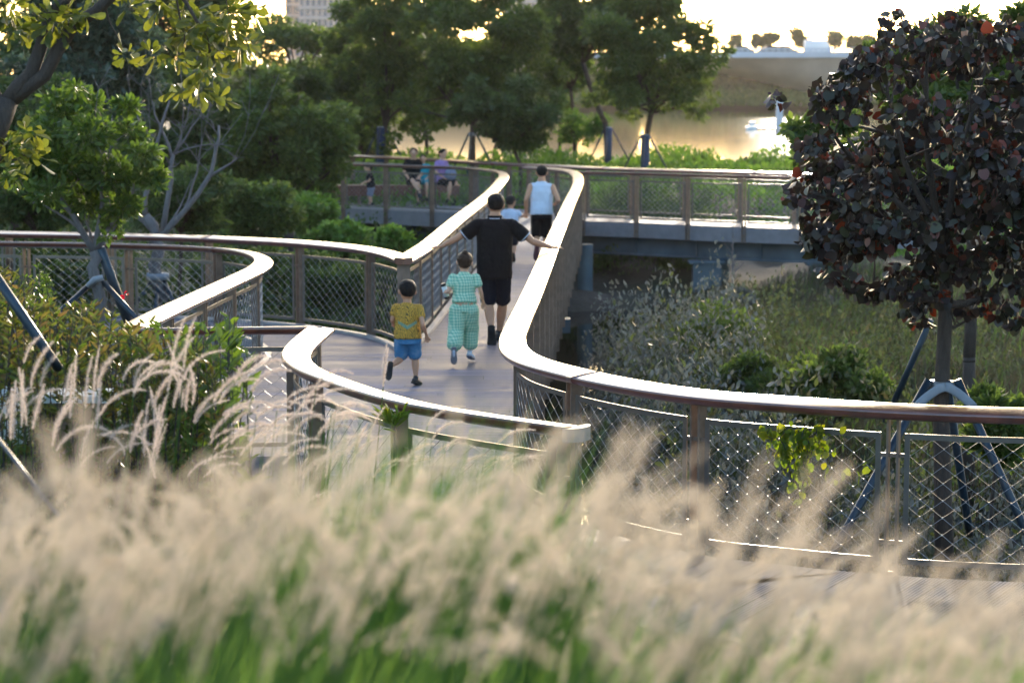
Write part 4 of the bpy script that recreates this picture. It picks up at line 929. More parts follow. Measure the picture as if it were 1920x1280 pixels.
scatter(lambda x, y: (x > 1.2) & (x / y < .10), 16000, .9, 5, 48.6, 55, 'dark_undergrowth', lambda x, y: hum(x, y) * 1.6, .10, M['lf_dark'], 'dull leafy growth on the mud bank beneath the far platform')
scatter(lambda x, y: (x > creek_x(y) + .3 + .2 * np.sin(y * 2.1)) & (x < creek_x(y) + 2.4), 26000, .9, 4.2, 19, 38, 'creek_undergrowth', lambda x, y: hum(x, y) * 2.2 + .1, .075, M['lf_silver'], 'taller grey leaved mangrove growth at the edge of the creek pool')
scatter(lambda x, y: (x > creek_x(y) + .6) & (x < creek_x(y) + 3.4) & (np.sin(x * 3 + y * 1.3) > -.2), 16000, .9, 5.2, 17, 37, 'creek_undergrowth', lambda x, y: hum(x, y) * 2.1 + .15, .08, M['lf_bank'], 'olive leafy growth mixed into the grey mangroves by the creek')
def blades(name, x, y, h, wd, mat, label, cat='grass', lean=(.15, 0), curve=.35, zoff=0, kind='stuff'):
    n = len(x); z = terr(x, y) - .02 + zoff; a = 2 * math.pi * rng.random(n); L = h * (.6 + .6 * rng.random(n)); bend = curve * (.4 + rng.random(n))
    dx = np.cos(a) * bend + lean[0]; dy = np.sin(a) * bend + lean[1]; sx, sy = -np.sin(a + .4), np.cos(a + .4)
    V = []
    for t, ww in ((0, 1), (.4, .85), (.75, .55), (1, .08)):
        cx = x + dx * L * t ** 1.8; cyy = y + dy * L * t ** 1.8; cz = z + L * (t - .25 * t * t * np.minimum(1, bend)); q = wd * ww / 2
        V.append(np.stack([np.stack([cx - sx * q, cyy - sy * q, cz], 1), np.stack([cx + sx * q, cyy + sy * q, cz], 1)], 1))
    V = np.concatenate(V, 1); T_ = np.array([(0, 1, 3, 2), (2, 3, 5, 4), (4, 5, 7, 6)]); Qs = (np.arange(n)[:, None, None] * 8 + T_[None]).reshape(-1, 4)
    return tag(npmesh(name, V.reshape(-1, 3), Qs, mat), label, cat, kind=kind)
n = 42000; x = 2.6 + 9 * rng.random(n); y = 19 + 27 * rng.random(n); k = (x > 2.6 + .3 * np.sin(y)) & (x < .3 * y); x, y = x[k], y[k]
blades('bank_grass', x, y, .42, .016, M['grass_dry'], 'dull reddish green grass over the slope on the right', lean=(.1, 0))
n = 5000; x = 3.2 + 7 * rng.random(n); y = 20 + 25 * rng.random(n); blades('bank_grass', x, y, .5, .016, M['grass_g'], 'fresh green grass tufts among the dull grass on the right slope', lean=(.1, 0))
for i, (u, b, d, lb) in enumerate([(1330, (1250, 545, 1440, 730), 29, 'bright green shrub in the middle of the right bank'), (1420, (1330, 650, 1560, 790), 24, 'low bright shrub above the rail joint on the right bank'),
        (1560, (1480, 650, 1680, 790), 23, 'green shrub behind the rail left of the staked tree'), (1330, (1330, 535, 1430, 600), 38, 'dry pale shrub in front of the blue columns'), (1880, (1800, 720, 1940, 860), 18, 'leafy green shrub behind the rail at the right edge')]):
    ptree('shrub', lb, 'shrub', d, u, b, 3000, .065, M['lf_silver' if 'dry' in lb else 'lf_mid'], ncl=13, r0=.46, trunk_r=.02, shape='leaf', group='shrubs on the right bank', hollow=.25, droop=-.2)
ptree('broadleaf_tree', 'green small leaved tree showing above and behind the purple tree', 'tree', 19.6, 1830, (1640, 5, 2010, 290), 17000, .07, M['lf_mid'], ncl=60, r0=.22, trunk_r=.07, depth=1.7, extra=((1470, 190, 1640, 330), (1560, 240, 1760, 400)), shape='leaf')  # depth and extra lower lobes added to block sky mirrored in the handrail
# bare sapling by the columns
x, y, z = pd(1375, 470, 42); rt = empty('bare_sapling', (x, y, float(terr(x, y))), 'leafless sapling rising in front of the blue columns', 'sapling'); mb = MB(); z0 = float(terr(x, y))
limb(mb, (x, y, z0), (x - .02, y, .15), .03, .012, .04)
for i in range(7): q = V3(x, y, -.6 + i * .12); limb(mb, q, q + V3(rng.uniform(-.3, .3), rng.uniform(-.2, .2), .28), .01, .004, .1, 4, 5)
mb.build('trunk', M['barkgrey'], rt, True)

# ------------------------------------------------------------------ the purple leaved tree, staked
TX, TY = pd(1768, 800, 15.3)[0], 15.3; tz = float(terr(TX, TY)); c0 = pd(1768, 300, 15.3)
rt = empty('purple_leaved_tree', (TX, TY, tz), 'young tree with round dark purple leaves and a few red ones, at the right', 'tree')
s_ = 15.3 / F; mb = MB()
tr = [pd(1772, 1100, 15.3), pd(1768, 930, 15.3), pd(1764, 760, 15.3), pd(1770, 640, 15.3), pd(1774, 560, 15.3), pd(1772, 460, 15.3)]
mb.tube([V3(*p) for p in tr], [.075, .066, .056, .052, .05, .042], n=14)
cl = []; fk = V3(*tr[-1])
spine = [((1772, 560), (1560, 500), .04), ((1774, 570), (1930, 500), .038), ((1772, 470), (1590, 260), .034), ((1772, 460), (1740, 90), .036), ((1772, 460), (1850, 120), .034), ((1772, 480), (1900, 300), .034), ((1772, 500), (1640, 400), .03), ((1772, 470), (1660, 130), .03), ((1765, 620), (1830, 590), .018), ((1772, 520), (2000, 420), .03), ((1772, 480), (1520, 360), .026), ((1600, 300), (1520, 190), .018)]
ends = []
for (a, b, r) in spine:
    p0, p1 = V3(*pd(a[0], a[1], 15.3)), V3(*pd(b[0], b[1], 15.3 + rng.uniform(-.55, .6))); P = limb(mb, p0, p1, r, r * .3, .1, 8, 8); ends += [P[4], P[6], P[8]]
    for j in range(5):
        q = P[3 + j] if 3 + j < len(P) else P[-1]; e = q + np.clip(rng.standard_normal(3), -1.2, 1.2) * V3(.17, .2, .15) + V3(0, 0, .08); limb(mb, q, e, r * .3, .006, .1, 5, 5); ends.append(e)
mb.build('trunk', M['bark'], rt, True)
# silhouette of the crown as a set of lobes
lob = [(1560, 200, 60), (1520, 265, 45), (1520, 350, 55), (1600, 290, 90), (1680, 200, 75), (1680, 70, 45), (1640, 120, 50), (1740, 120, 75), (1780, 60, 40), (1830, 150, 80), (1890, 90, 60), (1900, 230, 90), (1800, 260, 110), (1700, 330, 110), (1600, 400, 85), (1570, 470, 60), (1650, 470, 70), (1740, 450, 95), (1840, 400, 110), (1940, 350, 90), (1900, 470, 80), (1800, 520, 70), (1700, 540, 55), (1850, 570, 50), (1730, 590, 32), (1520, 420, 40), (1630, 550, 35), (1550, 330, 60), (1990, 200, 90), (1980, 480, 80), (1900, 590, 30), (1930, 120, 60), (1940, 520, 60), (1960, 60, 50), (1980, 300, 80), (2050, 380, 90), (2060, 180, 80), (1820, 80, 50), (1600, 140, 40), (1850, 320, 90)]
for u, v, r in lob:
    for j in range(5):
        p = pd(u + rng.normal() * r * .45, v + rng.normal() * r * .45, 15.45 + rng.uniform(-1, 1) * min(1.15, r * .013)); cl.append((*p, r * s_ * (.3 + .5 * rng.random())))  # crown deepened front to back so it keeps sky reflections off the rail
n = 11500; p, d = clump_pts(cl, n); ax = d * .35 + rng.standard_normal((n, 3)) * .45; ax[:, 2] -= .75
leaves('crown', p, ax, .068 * (.4 + .95 * rng.random(n) ** 1.3), M['lf_red'], rt, 'round', .95)
# its stakes
rb = empty('tree_brace', (TX, TY, tz), 'dark blue pole tripod with grey padded straps holding up the purple tree', 'tree brace')
for (a, b, dd) in (((1742, 712), (1560, 1040), -.15), ((1795, 712), (1930, 1010), -.1), ((1775, 716), (1812, 960), .7)):
    mb = MB(); p0, p1 = V3(*pd(a[0], a[1], 15.25)), V3(*pd(b[0], b[1], 15.25 + dd)); mb.tube([p0, p1, p1 + (p1 - p0) * .18], .031, n=12); mb.build('pole', M['pole'], rb, True)
cz = V3(*pd(1766, 722, 15.3)); mb = MB(); mb.tube([cz - V3(0, 0, .02), cz + V3(0, 0, .03)], .1, n=16); mb.build('clamp', M['wire'], rb, True)
for s in (-1, 1):
    mb = MB(); P = [cz + V3(s * t * .21, -.12, .005 - .15 * t ** 1.5) for t in np.linspace(0, 1, 8)]; mb.tube(P, [(.010, .034)] * 8, n=10, ref=(0, 1, 0)); mb.build('padding_strap', M['cloth'], rb, True)
rb = empty('tree_brace', pd(1690, 740, 19), 'single dark blue leaning pole behind the purple tree', 'tree brace'); mb = MB(); mb.tube([V3(*pd(1745, 600, 19)), V3(*pd(1660, 790, 19.5))], .03, n=10); mb.build('pole', M['pole'], rb, True)
# vine on the near mesh
vx = pd(1510, 800, 13.85); rt = empty('climbing_vine', vx, 'yellow green climbing vine hanging on the mesh under the maroon handrail', 'vine')
mb = MB(); pp = []
r1s, s1_ = resample(W['r1'], .05)
for k in range(13):
    u = rng.uniform(1440, 1560); i = int(np.argmin(np.abs(np.array([q[0] / q[1] for q in r1s]) - (u - 960) / F) + (r1s[:, 1] > 16) * 9)); q = r1s[i]
    L = rng.uniform(.25, .62) if 1475 < u < 1535 else rng.uniform(.1, .3); P = [V3(q[0] + rng.normal() * .02, q[1] - .05, .96)]
    for j in range(9): P.append(P[-1] + V3(rng.normal() * .018, rng.normal() * .008, -L / 9))
    mb.tube(P, .003, n=5); pp += [(a * (1 - t) + b * t) for a, b in zip(P[:-1], P[1:]) for t in rng.random(4)]
for k in range(12):
    u = rng.uniform(1560, 1650); i = int(np.argmin(np.abs(np.array([q[0] / q[1] for q in r1s]) - (u - 960) / F) + (r1s[:, 1] > 16) * 9)); q = r1s[i]; pp += [V3(q[0] + rng.normal() * .03, q[1] - .04, rng.uniform(.6, .98)) for _ in range(2)]
mb.build('stems', M['barkdark'], rt, True); pp = np.array(pp) + rng.standard_normal((len(pp), 3)) * .022; pp = pp[rng.random(len(pp)) < .6]; ax = rng.standard_normal((len(pp), 3)) * .4; ax[:, 2] -= .9
leaves('foliage', pp, ax, .058 * (.6 + .6 * rng.random(len(pp))), M['lf_vine'], rt, 'round', .8)

# ------------------------------------------------------------------ trees at the left, near
def branchy(name, label, d, paths, bk, cat='tree', twigs=0, tl=.3, base=None):
    """paths: (pixel polyline, r0, r1) at about distance d"""
    paths = [(a_, r0_ * .8, r1_ * .8) for a_, r0_, r1_ in paths]
    b0 = pd(*paths[0][0][0][:2], d); rt = empty(name, base or b0, label, cat); mb = MB(); tips = []
    for pl_, ra, rb_ in paths:
        P = [V3(*pd(q[0], q[1], d + (q[2] if len(q) > 2 else 0))) for q in pl_]; S = []
        for i in range(len(P) - 1):
            for t in (0, .5): S.append(P[i] * (1 - t) + P[i + 1] * t + (rng.standard_normal(3) * ra * .35 if 0 < i + t else 0))
        S.append(P[-1]); m_ = len(S); mb.tube(S, [ra + (rb_ - ra) * i / (m_ - 1) for i in range(m_)], n=10); tips.append(S[-1])
        for k in range(twigs):
            q = S[rng.integers(m_ // 2, m_)]; e = q + V3(rng.normal() * tl * .55, rng.normal() * tl * .4, abs(rng.normal()) * tl + .05); P2 = limb(mb, q, e, rb_ * .55, .004, .12, 5, 5)
            for kk_ in range(2): limb(mb, P2[3], P2[3] + V3(rng.normal() * tl * .3, rng.normal() * tl * .2, tl * .5 * rng.random()), .005, .003, .1, 3, 4)
    mb.build('trunk', bk, rt, True); return rt, tips
rt, tips = branchy('forked_tree', 'forked brown tree entering at the upper left corner with large yellow green leaves', 13.2, [
    ([(-40, 420), (-15, 260), (15, 190)], .10, .08), ([(15, 190), (50, 130), (95, 40), (140, -40)], .062, .04), ([(18, 190), (80, 130), (150, 55), (215, -5), (260, -70)], .06, .036), ([(10, 200), (-20, 140), (-60, 60)], .04, .03),
    ([(215, -20), (300, -60), (350, 10), (385, 60), (393, 115)], .022, .006), ([(300, -60), (330, 0), (345, 60), (350, 130)], .012, .003), ([(180, -40), (205, 40), (230, 90)], .010, .003), ([(300, -55), (420, -40), (430, 40)], .012, .003), ([(-10, 300), (30, 300), (60, 280)], .010, .004)], M['bark'], base=(pd(-40, 420, 13.2)[0], 13.2, float(terr(-3.3, 13.2))))
mb = MB(); x_, y_, z_ = pd(-40, 420, 13.2); mb.tube([(x_ - .06, y_, float(terr(x_, y_)) - .2), (x_ - .03, y_, .9), (x_, y_, z_ + .01)], [.13, .095, .08], n=14); mb.build('lower_trunk', M['bark'], rt, True)
cl = []
for u, v, r in [(345, 30, 30), (380, 50, 34), (430, 60, 30), (455, 90, 26), (400, 100, 30), (350, 70, 26), (420, 30, 30), (385, 135, 28), (375, 170, 24), (405, 190, 18), (340, 175, 14), (440, 20, 24), (300, 10, 26), (290, 100, 16), (235, 105, 16), (100, 45, 34), (125, 30, 24), (60, 55, 20), (20, 20, 34), (20, 60, 22), (20, 280, 30), (50, 250, 26), (60, 300, 24), (180, -5, 26), (155, 30, 12), (470, 30, 20), (330, 110, 16), (15, 330, 20), (240, 15, 18)]:
    cl.append((*pd(u, v, 13.2 + rng.uniform(-.25, .25)), r * 13.2 / F))
n = 680; p, d = clump_pts(cl, n); ax = d * .9 + rng.standard_normal((n, 3)) * .35; ax[:, 2] -= .35
leaves('foliage', p, ax, .12 * (.5 + .6 * rng.random(n)), M['lf_yellow'], rt, 'obovate', .42)
# offscreen left tree's stakes
rb = empty('tree_brace', (pd(-40, 500, 13.0)[0], 13, .3), 'dark blue pole slanting in from the left edge above the hedge', 'tree brace'); mb = MB(); mb.tube([V3(*pd(-40, 470, 10.5)), V3(*pd(85, 655, 10.4)), V3(*pd(110, 690, 10.5))], .024, n=12); mb.build('pole', M['pole'], rb, True)
rb = empty('tree_brace', (pd(-40, 780, 8.0)[0], 8, .8), 'thin dark pole crossing the grass at the lower left edge', 'tree brace'); mb = MB(); mb.tube([V3(*pd(-60, 750, 8.0)), V3(*pd(115, 975, 7.2))], .008, n=8); mb.build('pole', M['pole'], rb, True)
# bright green young tree inside the hairpin
d0 = 21.5; xg = pd(183, 400, d0)[0]
rt, tips = branchy('young_tree', 'bright green young tree with a padded brace, inside the hairpin railing', d0, [
    ([(186, 640), (184, 560), (180, 500), (176, 470)], .085, .065), ([(176, 470), (150, 430), (120, 380), (95, 330)], .05, .02), ([(178, 470), (185, 420), (190, 340), (180, 240)], .045, .016), ([(180, 468), (215, 415), (250, 360)], .035, .014), ([(150, 430), (110, 400), (60, 380)], .02, .01)], M['barkgrey'], twigs=3, base=(xg, d0, float(terr(xg, d0))))
mb = MB(); mb.tube([V3(*pd(186, 638, d0)), V3(xg + .02, d0, float(terr(xg, d0)) - .1)], [.085, .095], n=12); mb.build('lower_trunk', M['barkgrey'], rt, True)
cl = []
for u, v, r in [(110, 200, 38), (165, 185, 30), (225, 190, 24), (90, 250, 50), (170, 250, 52), (240, 250, 34), (270, 290, 30), (60, 310, 44), (130, 320, 60), (210, 330, 55), (270, 330, 34), (290, 345, 22), (90, 370, 44), (160, 390, 40), (230, 385, 34), (50, 270, 34), (200, 420, 20), (225, 440, 16), (140, 165, 20), (30, 350, 26)]:
    for j in range(2): cl.append((*pd(u + rng.normal() * 8, v + rng.normal() * 8, d0 + rng.uniform(-.6, .6)), r * d0 / F * .85))
n = 6500; p, d = clump_pts(cl, n); ax = d * .8 + rng.standard_normal((n, 3)) * .5; ax[:, 2] -= .1
leaves('crown', p, ax, .088 * (.6 + .7 * rng.random(n)), M['lf_bright'], rt, 'leaf', .52)
rb = empty('tree_brace', (xg, d0, float(terr(xg, d0))), 'dark blue brace poles with a pale padded collar round the bright green young tree', 'tree brace')
for a, b, dd, r in (((172, 530), (112, 585), -.3, .028), ((190, 525), (222, 560), -.2, .028), ((188, 465), (218, 545), .2, .05)):
    mb = MB(); p0, p1 = V3(*pd(*a, d0)), V3(*pd(*b, d0 + dd)); mb.tube([p0, p1 + (p1 - p0) * 1.2], r, n=10); mb.build('pole', M['pole'], rb, True)
mb = MB(); mb.tube([V3(*pd(166, 536, d0 - .12)), V3(*pd(178, 524, d0 - .14)), V3(*pd(193, 520, d0 - .12))], [(.03, .045), (.035, .06), (.03, .045)], n=12); mb.build('padding_strap', M['cloth'], rb, True)
# bare branched tree beyond the walkway
d1 = 30; xb_ = pd(297, 400, d1)[0]
rt, tips = branchy('bare_tree', 'leafless pale branched tree standing beyond the walkway rail', d1, [
    ([(300, 600), (298, 520), (294, 470), (290, 440), (272, 405)], .13, .085), ([(272, 405), (276, 350), (287, 290), (305, 230), (318, 190)], .05, .018), ([(284, 300), (275, 255), (250, 200)], .03, .01), ([(305, 435), (318, 340), (325, 290)], .055, .035), ([(325, 290), (345, 260), (372, 222)], .03, .012), ([(322, 295), (310, 255), (290, 215), (285, 190)], .03, .01),
    ([(298, 450), (345, 395), (395, 330), (402, 280), (410, 235)], .06, .02), ([(395, 330), (425, 310), (445, 297)], .03, .01), ([(345, 395), (360, 350), (375, 300), (380, 260)], .028, .01), ([(290, 440), (255, 400), (238, 375)], .035, .016), ([(402, 240), (395, 225), (380, 215)], .012, .006), ([(330, 290), (342, 250)], .018, .008)], M['barkgrey'], twigs=4, tl=.5, base=(xb_, d1, float(terr(xb_, d1))))
rb = empty('tree_brace', (xb_, d1, float(terr(xb_, d1))), 'blue brace poles with pale rag ties round the bare branched tree', 'tree brace')
for a, b, dd in (((290, 520), (255, 570), -.3), ((305, 520), (330, 575), -.3), ((298, 525), (290, 590), -.5)):
    mb = MB(); p0, p1 = V3(*pd(*a, d1)), V3(*pd(*b, d1 + dd)); mb.tube([p0, p1 + (p1 - p0) * .6], .03, n=10); mb.build('pole', M['pole'], rb, True)
mb = MB(); mb.tube([V3(*pd(296, 524, d1)), V3(*pd(296, 512, d1))], .16, n=14); mb.build('padding_strap', M['cloth'], rb, True)

# ------------------------------------------------------------------ hedge and leafy shrub, lower left
def stem_shrub(name, label, cat, stems, mat, leafl, per, aspect, group=None, lean=.12, shape='leaf', kind=None, rr=.006):
    b0 = V3(*stems[0][0]); rt = empty(name, tuple(b0), label, cat, group)
    if kind: rt['kind'] = kind
    mb = MB(); PP = []; AX = []
    for base, top in stems:
        base, top = V3(*base), V3(*top); P = limb(mb, base, top, rr, rr * .4, .06, 5, 5); P = np.array(P)
        n = per; t = .25 + .75 * rng.random(n) ** .7; idx = t * (len(P) - 1); i = np.minimum(idx.astype(int), len(P) - 2); f = (idx - i)[:, None]; q = P[i] * (1 - f) + P[i + 1] * f
        a = rng.random(n) * 2 * math.pi; ax = np.stack([np.cos(a), np.sin(a), .35 + .8 * t * rng.random(n)], 1); PP.append(q); AX.append(ax)
    mb.build('stems', M['barkdark'], rt, True); PP = np.concatenate(PP); AX = np.concatenate(AX)
    leaves('foliage', PP, AX, leafl * (.55 + .6 * rng.random(len(PP))), mat, rt, shape, aspect); return rt
def hedge_stems(u0, u1, vtop, d0_, d1_, n, jit=28):
    out = []
    for i in range(n):
        u = rng.uniform(u0, u1); d = rng.uniform(d0_, d1_); v = vtop(u) + abs(rng.normal()) * jit + (d1_ - d) * 14; x, y, z = pd(u, v, d); zb = float(terr(x, d))
        out.append(((x + rng.normal() * .08, d + rng.normal() * .05, min(zb, z - .25)), (x, y, z)))
    return out
vt = lambda u: np.interp(u, [-40, 40, 100, 160, 230, 300, 360, 420, 470], [500, 500, 560, 560, 585, 600, 610, 650, 720])
segs = [(-50, 60, 'reddish green leafy hedge at the left edge under the slanting pole'), (60, 170, 'reddish green hedge between the slanting pole and the braced young tree'), (170, 280, 'bronze tipped hedge in front of the hairpin railing'), (270, 420, 'green hedge below the hairpin railing beside the tall grass')]
for u0, u1, lb in segs:
    stem_shrub('hedge', lb, 'hedge', hedge_stems(u0, u1, vt, 10.6, 13.2, 62), M['lf_hedge'], .075, 46, .30, 'hedge plants along the lower left')
stem_shrub('flowering_shrub', 'taller pale green shrub behind the hedge at the left edge', 'shrub', hedge_stems(40, 105, lambda u: 490, 14.5, 15.5, 30, 40), M['lf_bright'], .05, 60, .35)
lt = lambda u: np.interp(u, [270, 330, 400, 440, 480], [640, 610, 600, 590, 660])
stem_shrub('leafy_shrub', 'fresh green broad leaved shrub in front of the short dark railing', 'shrub', hedge_stems(275, 465, lt, 11.0, 12.2, 34, 45) + [((pd(432, 800, 11.5)[0], 11.5, .4), pd(430, 585, 11.5)), ((pd(425, 800, 11.6)[0], 11.6, .4), pd(440, 600, 11.6)), ((pd(300, 800, 11.5)[0], 11.5, .4), pd(300, 600, 11.5))], M['lf_bright'], .115, 24, .36)
for pts_, lb in ((((233, 555),), 'small red blossom above the hedge below the young tree'), (((92, 652), (100, 660), (96, 668)), 'cluster of dull red blossoms in the hedge at the foot of the slanting pole')):
    fl = [V3(*pd(u, v, 12.4)) + rng.standard_normal(3) * .01 for u, v in pts_ for _ in range(8)]
    fo = empty('red_flower', tuple(fl[0]), lb, 'flower'); leaves('petals', np.array(fl), rng.standard_normal((len(fl), 3)), .03, M['flower'], fo, 'leaf', .5)
# small bromeliad-like tuft on the curved rail
q = pd(742, 770, 13.9); rt = empty('leaf_tuft', q, 'small tuft of pointed yellow green leaves poking over the curved railing', 'plant'); n = 46; a = rng.random(n) * 6.28; ax = np.stack([np.cos(a), .5 * np.sin(a), .3 + .8 * rng.random(n)], 1)
leaves('foliage', np.array(q) + V3(0, -.2, -.05) + rng.standard_normal((n, 3)) * .02, ax, .17 * (.5 + .6 * rng.random(n)), M['lf_vine'], rt, 'leaf', .13)
mb = MB(); mb.tube([V3(*q) + V3(0, -.2, -1.2), V3(*q) + V3(0, -.2, 0)], .01, n=6); mb.build('stem', M['barkdark'], rt, True)
# pale utility box half hidden in the plants
x, y, z = pd(18, 762, 11.3); rt = empty('utility_box', (x, y, z - .3), 'pale white boxy cabinet with a flat lid half hidden in grass at the left edge', 'utility box')
mb = MB(); mb.box((x, y, z - .07), (.17, .18, .26)); bx_ = mb.build('cabinet', M['white'], rt)
mb = MB(); mb.box((x - .01, y, z + .074), (.21, .22, .026)); mb.box((x, y, z + .094), (.12, .12, .014)); mb.build('lid', M['white'], rt)
x, y, z = pd(150, 752, 11.2); rt = empty('stone_bench', (x, y, z - .35), 'pale flat stone slab glimpsed through the hedge', 'bench'); mb = MB(); mb.box((x, y, z + .03), (.34, .3, .035)); mb.build('slab', M['white'], rt)
mb = MB(); mb.box((x, y, z - .165), (.2, .2, .35)); mb.build('plinth', M['post'], rt)

# ------------------------------------------------------------------ fountain grass
def plumes(name, P0, Dr, L, wd, nb, mat, label, arch=1.0, seg_n=6, wind=(1, 0)):
    """bristly seed heads that arch over; P0 base of head, Dr initial direction"""
    n = len(P0); t = np.linspace(0, 1, seg_n); wv = np.array([wind[0], wind[1], 0.]); V = []; Qs = []; off = 0
    bristV = []; bq = []
    for i in range(n):
        d = unit(Dr[i]); hd = d.copy(); hd[2] = 0; hd = unit(hd) if np.linalg.norm(hd) > .05 else wv; a0 = math.asin(np.clip(d[2], -1, 1)); tot = arch[i] if hasattr(arch, '__len__') else arch
        pts = [P0[i]]; 
        for k in range(seg_n - 1):
            a = a0 - tot * (k + .5) / (seg_n - 1); pts.append(pts[-1] + (hd * math.cos(a) + V3(0, 0, math.sin(a))) * L[i] / (seg_n - 1))
        pts = np.array(pts); tt = np.gradient(pts, axis=0); tt = unit(tt)
        m = nb; s = rng.random(m); f = s * (seg_n - 1); j = np.minimum(f.astype(int), seg_n - 2); fr = (f - j)[:, None]; c = pts[j] * (1 - fr) + pts[j + 1] * fr; tv = unit(tt[j])
        r = rng.standard_normal((m, 3)); r = unit(r - tv * np.sum(r * tv, 1, keepdims=True)); prof = (np.sin(np.pi * np.clip(.12 + .86 * s, 0, 1)) ** .5)
        tip = c + (r * .95 + tv * .75) * (wd[i] * prof * (.6 + .6 * rng.random(m)))[:, None]; sd = unit(np.cross(r, tv)) * (wd[i] * (.055 if nb > 150 else .13))
        bristV.append(np.stack([c - sd, c + sd, tip + sd * .2, tip - sd * .2], 1).reshape(-1, 3)); bq.append(m)
    V = np.concatenate(bristV); Qs = np.arange(len(V)).reshape(-1, 4)
    return tag(npmesh(name, V, Qs, mat), label, 'grass', kind='stuff')
def stems(name, A, B, r, mat, label):
    mb = MB()
    for a, b in zip(A, B):
        m_ = (a + b) / 2 + V3((b[0] - a[0]) * -.18, 0, .03); mb.tube([a, m_, b], [r, r, r * .7], n=4, cap=False)
    return tag(mb.build(name, mat), label, 'grass', kind='stuff')
# in focus clumps before the hairpin and the curved railing
hd = [(230,690,70,95),(180,790,20,80),(345,670,88,20),(300,790,85,5),(60,780,88,0),(120,730,85,5),(75,700,80,40),(205,800,65,80),(365,770,70,50),(340,740,85,-40),(20,800,90,0),(400,730,75,70),(420,760,60,80),(325,740,80,30),(285,860,80,10),(465,800,70,75),(450,830,60,60),(480,760,60,80),(520,790,60,70),(540,740,60,95),(565,740,65,80),(590,800,60,70),(610,770,55,80),(390,810,60,60),(350,870,55,55),(560,870,60,55),(630,740,50,90),(700,870,60,70),(760,840,60,60),(810,800,70,70),(835,820,60,80),(690,800,75,20),(860,860,60,60),(905,850,55,70),(950,860,55,60),(720,690,85,5),(100,800,80,30),(150,850,60,60),(440,690,70,80),(250,720,85,60),(500,850,60,60),(640,850,70,40),(10,760,70,60),(160,740,90,10),(270,830,90,10),(590,860,60,40)]
P0 = []; Dr = []; Ls = []; Wd = []; Ar = []; SA = []
for (u, v, el, bend) in hd:
    for rep in range(3 if u < 660 else 2):
        d = rng.uniform(8.6, 10.6) if u < 660 else rng.uniform(10.5, 12.2); uu = u + (rng.normal() * 26 if rep else 0); vv = v + (rng.normal() * 22 if rep else 0)
        p = V3(*pd(uu, vv + 25, d)); sg = 1 if rng.random() < .82 or bend > 50 else -1; e = R(el + rng.normal() * 5)
        P0.append(p); Dr.append(V3(sg * math.cos(e), .25 * rng.normal() * math.cos(e), math.sin(e))); Ls.append(rng.uniform(.17, .28)); Wd.append(rng.uniform(.017, .023)); Ar.append(R(bend) * rng.uniform(.8, 1.2) + .05)
        g_ = p - V3(sg * .14, 0, rng.uniform(.55, .8)); g_[2] = min(g_[2], float(terr(g_[0], g_[1])) + .05) if float(terr(g_[0], g_[1])) < p[2] else g_[2]; SA.append(g_)
plumes('fountain_grass_heads', np.array(P0), np.array(Dr), np.array(Ls), np.array(Wd), 420, M['plume2'], 'arching bristly pale pink seed heads of fountain grass in front of the hedge', np.array(Ar), 9)
stems('fountain_grass_stalks', SA, P0, .0022, M['grass_g'], 'thin stalks under the sharp fountain grass heads')
n = 24000; u = np.concatenate([rng.uniform(-60, 640, n), rng.uniform(620, 1100, 8200)]); y = np.concatenate([rng.uniform(8.2, 11.2, n), rng.uniform(10.0, 12.4, 8200)]); x = (u - 960) / F * y * 1.0
blades('fountain_grass', x, y, .95 * np.interp(u, [0, 600, 700, 1100], [.9, 1.0, .95, .8]), .0065, M['grass_g'], 'green arching blades of fountain grass in front of the railings', lean=(.12, 0), curve=.35)
n = 5200; u = rng.uniform(540, 1130, n); y = rng.uniform(5.4, 7.4, n); x = (u - 960) / F * y
blades('tall_grass', x, y, 1.18 * np.interp(u, [540, 700, 950, 1130], [1, 1, .95, .7]), .005, M['grass_g'], 'tall thin green blades standing in front of the low curved railing', lean=(.08, 0), curve=.22)
# blurred bank of grass right in front
n = 540; d = rng.uniform(1.9, 4.2, n); u = rng.uniform(-120, 2040, n)
vt_ = np.interp(u, [0, 250, 600, 900, 1150, 1300, 1500, 1700, 1920], [1010, 985, 945, 955, 1000, 1050, 1090, 1150, 1220]); v = vt_ + rng.random(n) ** 1.2 * np.interp(u, [0, 700, 1200], [280, 290, 330]) + (5.2 - d) * 12
P0 = np.array([pd(a, b, c) for a, b, c in zip(u, v, d)]); e = np.radians(rng.normal(68, 15, n)); az = rng.normal(0, .7, n) + 3.1 * (rng.random(n) < .1); Dr = np.stack([np.cos(e) * np.cos(az), np.cos(e) * np.sin(az), np.sin(e)], 1)
plumes('foreground_grass_heads', P0, Dr, rng.uniform(.12, .20, n), rng.uniform(.010, .016, n), 130, M['plume'], 'blurred cream seed heads swaying right across the foreground', np.radians(rng.uniform(10, 60, n)), 6)
A = P0 - np.stack([.10 + .12 * rng.random(n), .05 * rng.standard_normal(n), .5 + .3 * rng.random(n)], 1)
stems('foreground_grass_stalks', list(A), list(P0), .0024, M['grass_f'], 'thin stalks of the blurred foreground grass')
n = 17000; y = rng.uniform(1.9, 6.5, n); u = rng.uniform(-200, 2120, n); x = (u - 960) / F * y
blades('foreground_grass', x, y, .66, .008, M['grass_f'], 'blurred green grass blades along the bottom of the view', lean=(.18, 0), curve=.3)

